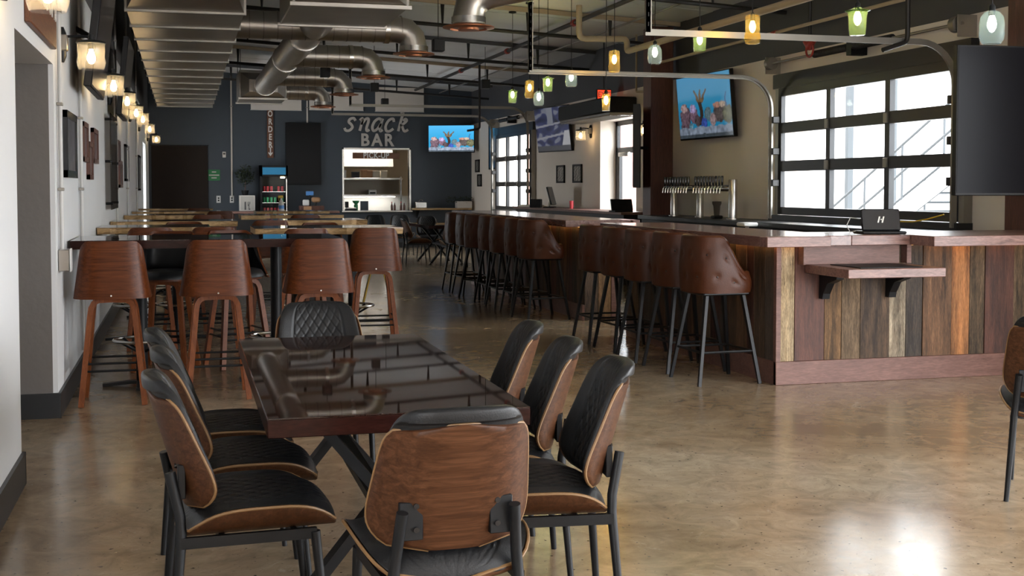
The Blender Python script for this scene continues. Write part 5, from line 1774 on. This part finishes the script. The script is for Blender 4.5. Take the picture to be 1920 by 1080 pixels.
for i, (x_, w_, h_, mt, lb) in enumerate(((3.92, .08, .19, 'white', 'white carton'), (4.42, .14, .20, 'cardboard', 'brown cardboard box'), (4.56, .13, .18, 'cardboard', 'smaller brown cardboard box'), (4.72, .16, .18, 'paper', 'cream carton'), (4.92, .16, .18, 'paper', 'end cream carton'), (4.20, .18, .15, 'black_matt', 'black tray stack'))):
    t = thing('storage_box', '%s on the upper steel pass shelf' % lb, 'box', (x_, 30.95, 1.72))
    ob('carton', B(((-w_ / 2, -.09, 0), (w_ / 2, .09, h_)), bev=.004), mt, t)
    ob('lid', B(((-w_ / 2 - .004, -.094, h_ - .03), (w_ / 2 + .004, .094, h_ + .004)), bev=.003), mt, t)
t = thing('label_printer', 'small white ticket printer on the lower steel pass shelf', 'printer', (4.62, 30.92, 1.30))
ob('case', B(((-.10, -.1, 0), (.10, .1, .12)), bev=.015), 'white', t)
ob('slot', B(((-.07, -.104, .02), (.07, -.099, .06))), 'black_matt', t, smooth=0)
for i, x_ in enumerate((4.99, 5.06, 5.22, 5.30)):
    t = thing('sauce_bottle', 'dark sauce bottle on the pick-up sill, %s from the plain white side' % ords[i], 'bottle', (x_, 30.10, .91), 0, 'sauce bottles on the pick-up sill')
    ob('glass', MB().lathe([(.028, 0), (.030, .01), (.030, .11), (.012, .16), (.012, .19), (0, .19)], n=14), 'amber_fluid', t)
    ob('cap', MB().cyl((0, 0, .185), (0, 0, .21), .013, n=10), 'white' if i % 2 else 'can_red', t)
t = thing('tray_stack', 'black dishes and trays stacked on the pick-up sill', 'trays', (3.96, 30.08, .91))
ob('tray', B(((-.13, -.11, 0), (.14, .11, .04)), bev=.01), 'black_matt', t)
ob('tray', B(((-.12, -.1, .04), (.13, .1, .075)), bev=.01), 'steel', t)
ob('bin', B(((-.13, -.05, .075), (-.05, .09, .22)), bev=.008), 'black_matt', t)
tag(ob('menu_board', B(((4.22, 30.20, .91), (4.42, 30.23, 1.14)), ((4.24, 30.23, .91), (4.40, 30.30, .93)), bev=.004), 'wall_slate'), 'plain slate-coloured card standing in the pick-up window', 'card')
tag(ob('green_bowl', MB().lathe([(.03, 0), (.08, .05), (.09, .09), (.083, .09), (.07, .05), (0, .02)], (4.13, 30.35, 1.06), 18).lathe([(.05, -.16), (.05, -.002), (.0, 0)], (4.13, 30.35, 1.06), 12), 'can_green'), 'green bowl raised on a stand in the pick-up window', 'bowl')

# ------------------------------------------------------------------ far seating group and wet floor sign
t2 = dup([o for o in C.objects if o.name == 'dining_table'][0], (4.85, 23.55, 0), 0.0, 'dark dining table near the slate wall beyond the far bar')
for i, (x_, y_, a, lb) in enumerate(((4.85, 22.25, 0, 'before the table near the slate wall, back to the bars'), (4.35, 23.3, -90, 'on the white-wall side of the table near the slate wall'), (5.32, 23.2, 90, 'on the garage-door side of the table near the slate wall'), (4.9, 24.9, 180, 'behind the table near the slate wall'), (4.0, 26.3, 175, 'standing apart before the slate wall, nearer the pick-up window'), (4.6, 26.4, 182, 'standing apart before the slate wall, farther from the pick-up window'))):
    dup(chair0, (x_, y_, 0), math.radians(a), 'dining chair %s' % lb, GD)
t = thing('wet_floor_sign', 'yellow folding wet floor sign standing behind the high-top stools', 'floor sign', (2.36, 15.4, 0), 1.45)
for s in (-1, 1):
    m = MB().add([(-.15, s * .17, 0), (.15, s * .17, 0), (.10, s * .02, .62), (-.10, s * .02, .62), (-.15, s * .19, 0), (.15, s * .19, 0), (.10, s * .035, .62), (-.10, s * .035, .62)],
                 [(0, 1, 2, 3), (7, 6, 5, 4), (0, 4, 5, 1), (1, 5, 6, 2), (2, 6, 7, 3), (3, 7, 4, 0)])
    ob('leaf_panel', m, 'yellow', t, smooth=0)
ob('handle', B(((-.07, -.035, .60), (.07, .035, .64)), bev=.008), 'yellow', t)

t = thing('sprinkler_valve', 'red sprinkler valve wheel on the pipe above the wide garage door', 'valve', (6.72, 12.3, 3.02))
ob('valve_body', MB().tube([(0, -.10, .08), (0, .0, .02), (0, .10, .08)], [.03, .05, .03], 12), 'red', t)
ob('wheel', MB().tube([(.0, .08 * math.cos(a * PI / 8), -.02 + .08 * math.sin(a * PI / 8)) for a in range(17)], .012, 8, caps=False), 'red', t)
ob('riser', MB().cyl((0, 0, .04), (0, 0, roof(6.72) - 3.02), .018, n=8), 'black_pipe', t)
tag(ob('yellow_cable', MB().tube([(6.80, 11.0, 1.14), (6.79, 10.7, 1.135), (6.80, 10.4, 1.14), (6.79, 10.15, 1.17), (6.84, 9.95, 1.22)], .007, 6), 'yellow'), 'thin yellow cable lying on the sill of the wide garage door', 'cable')
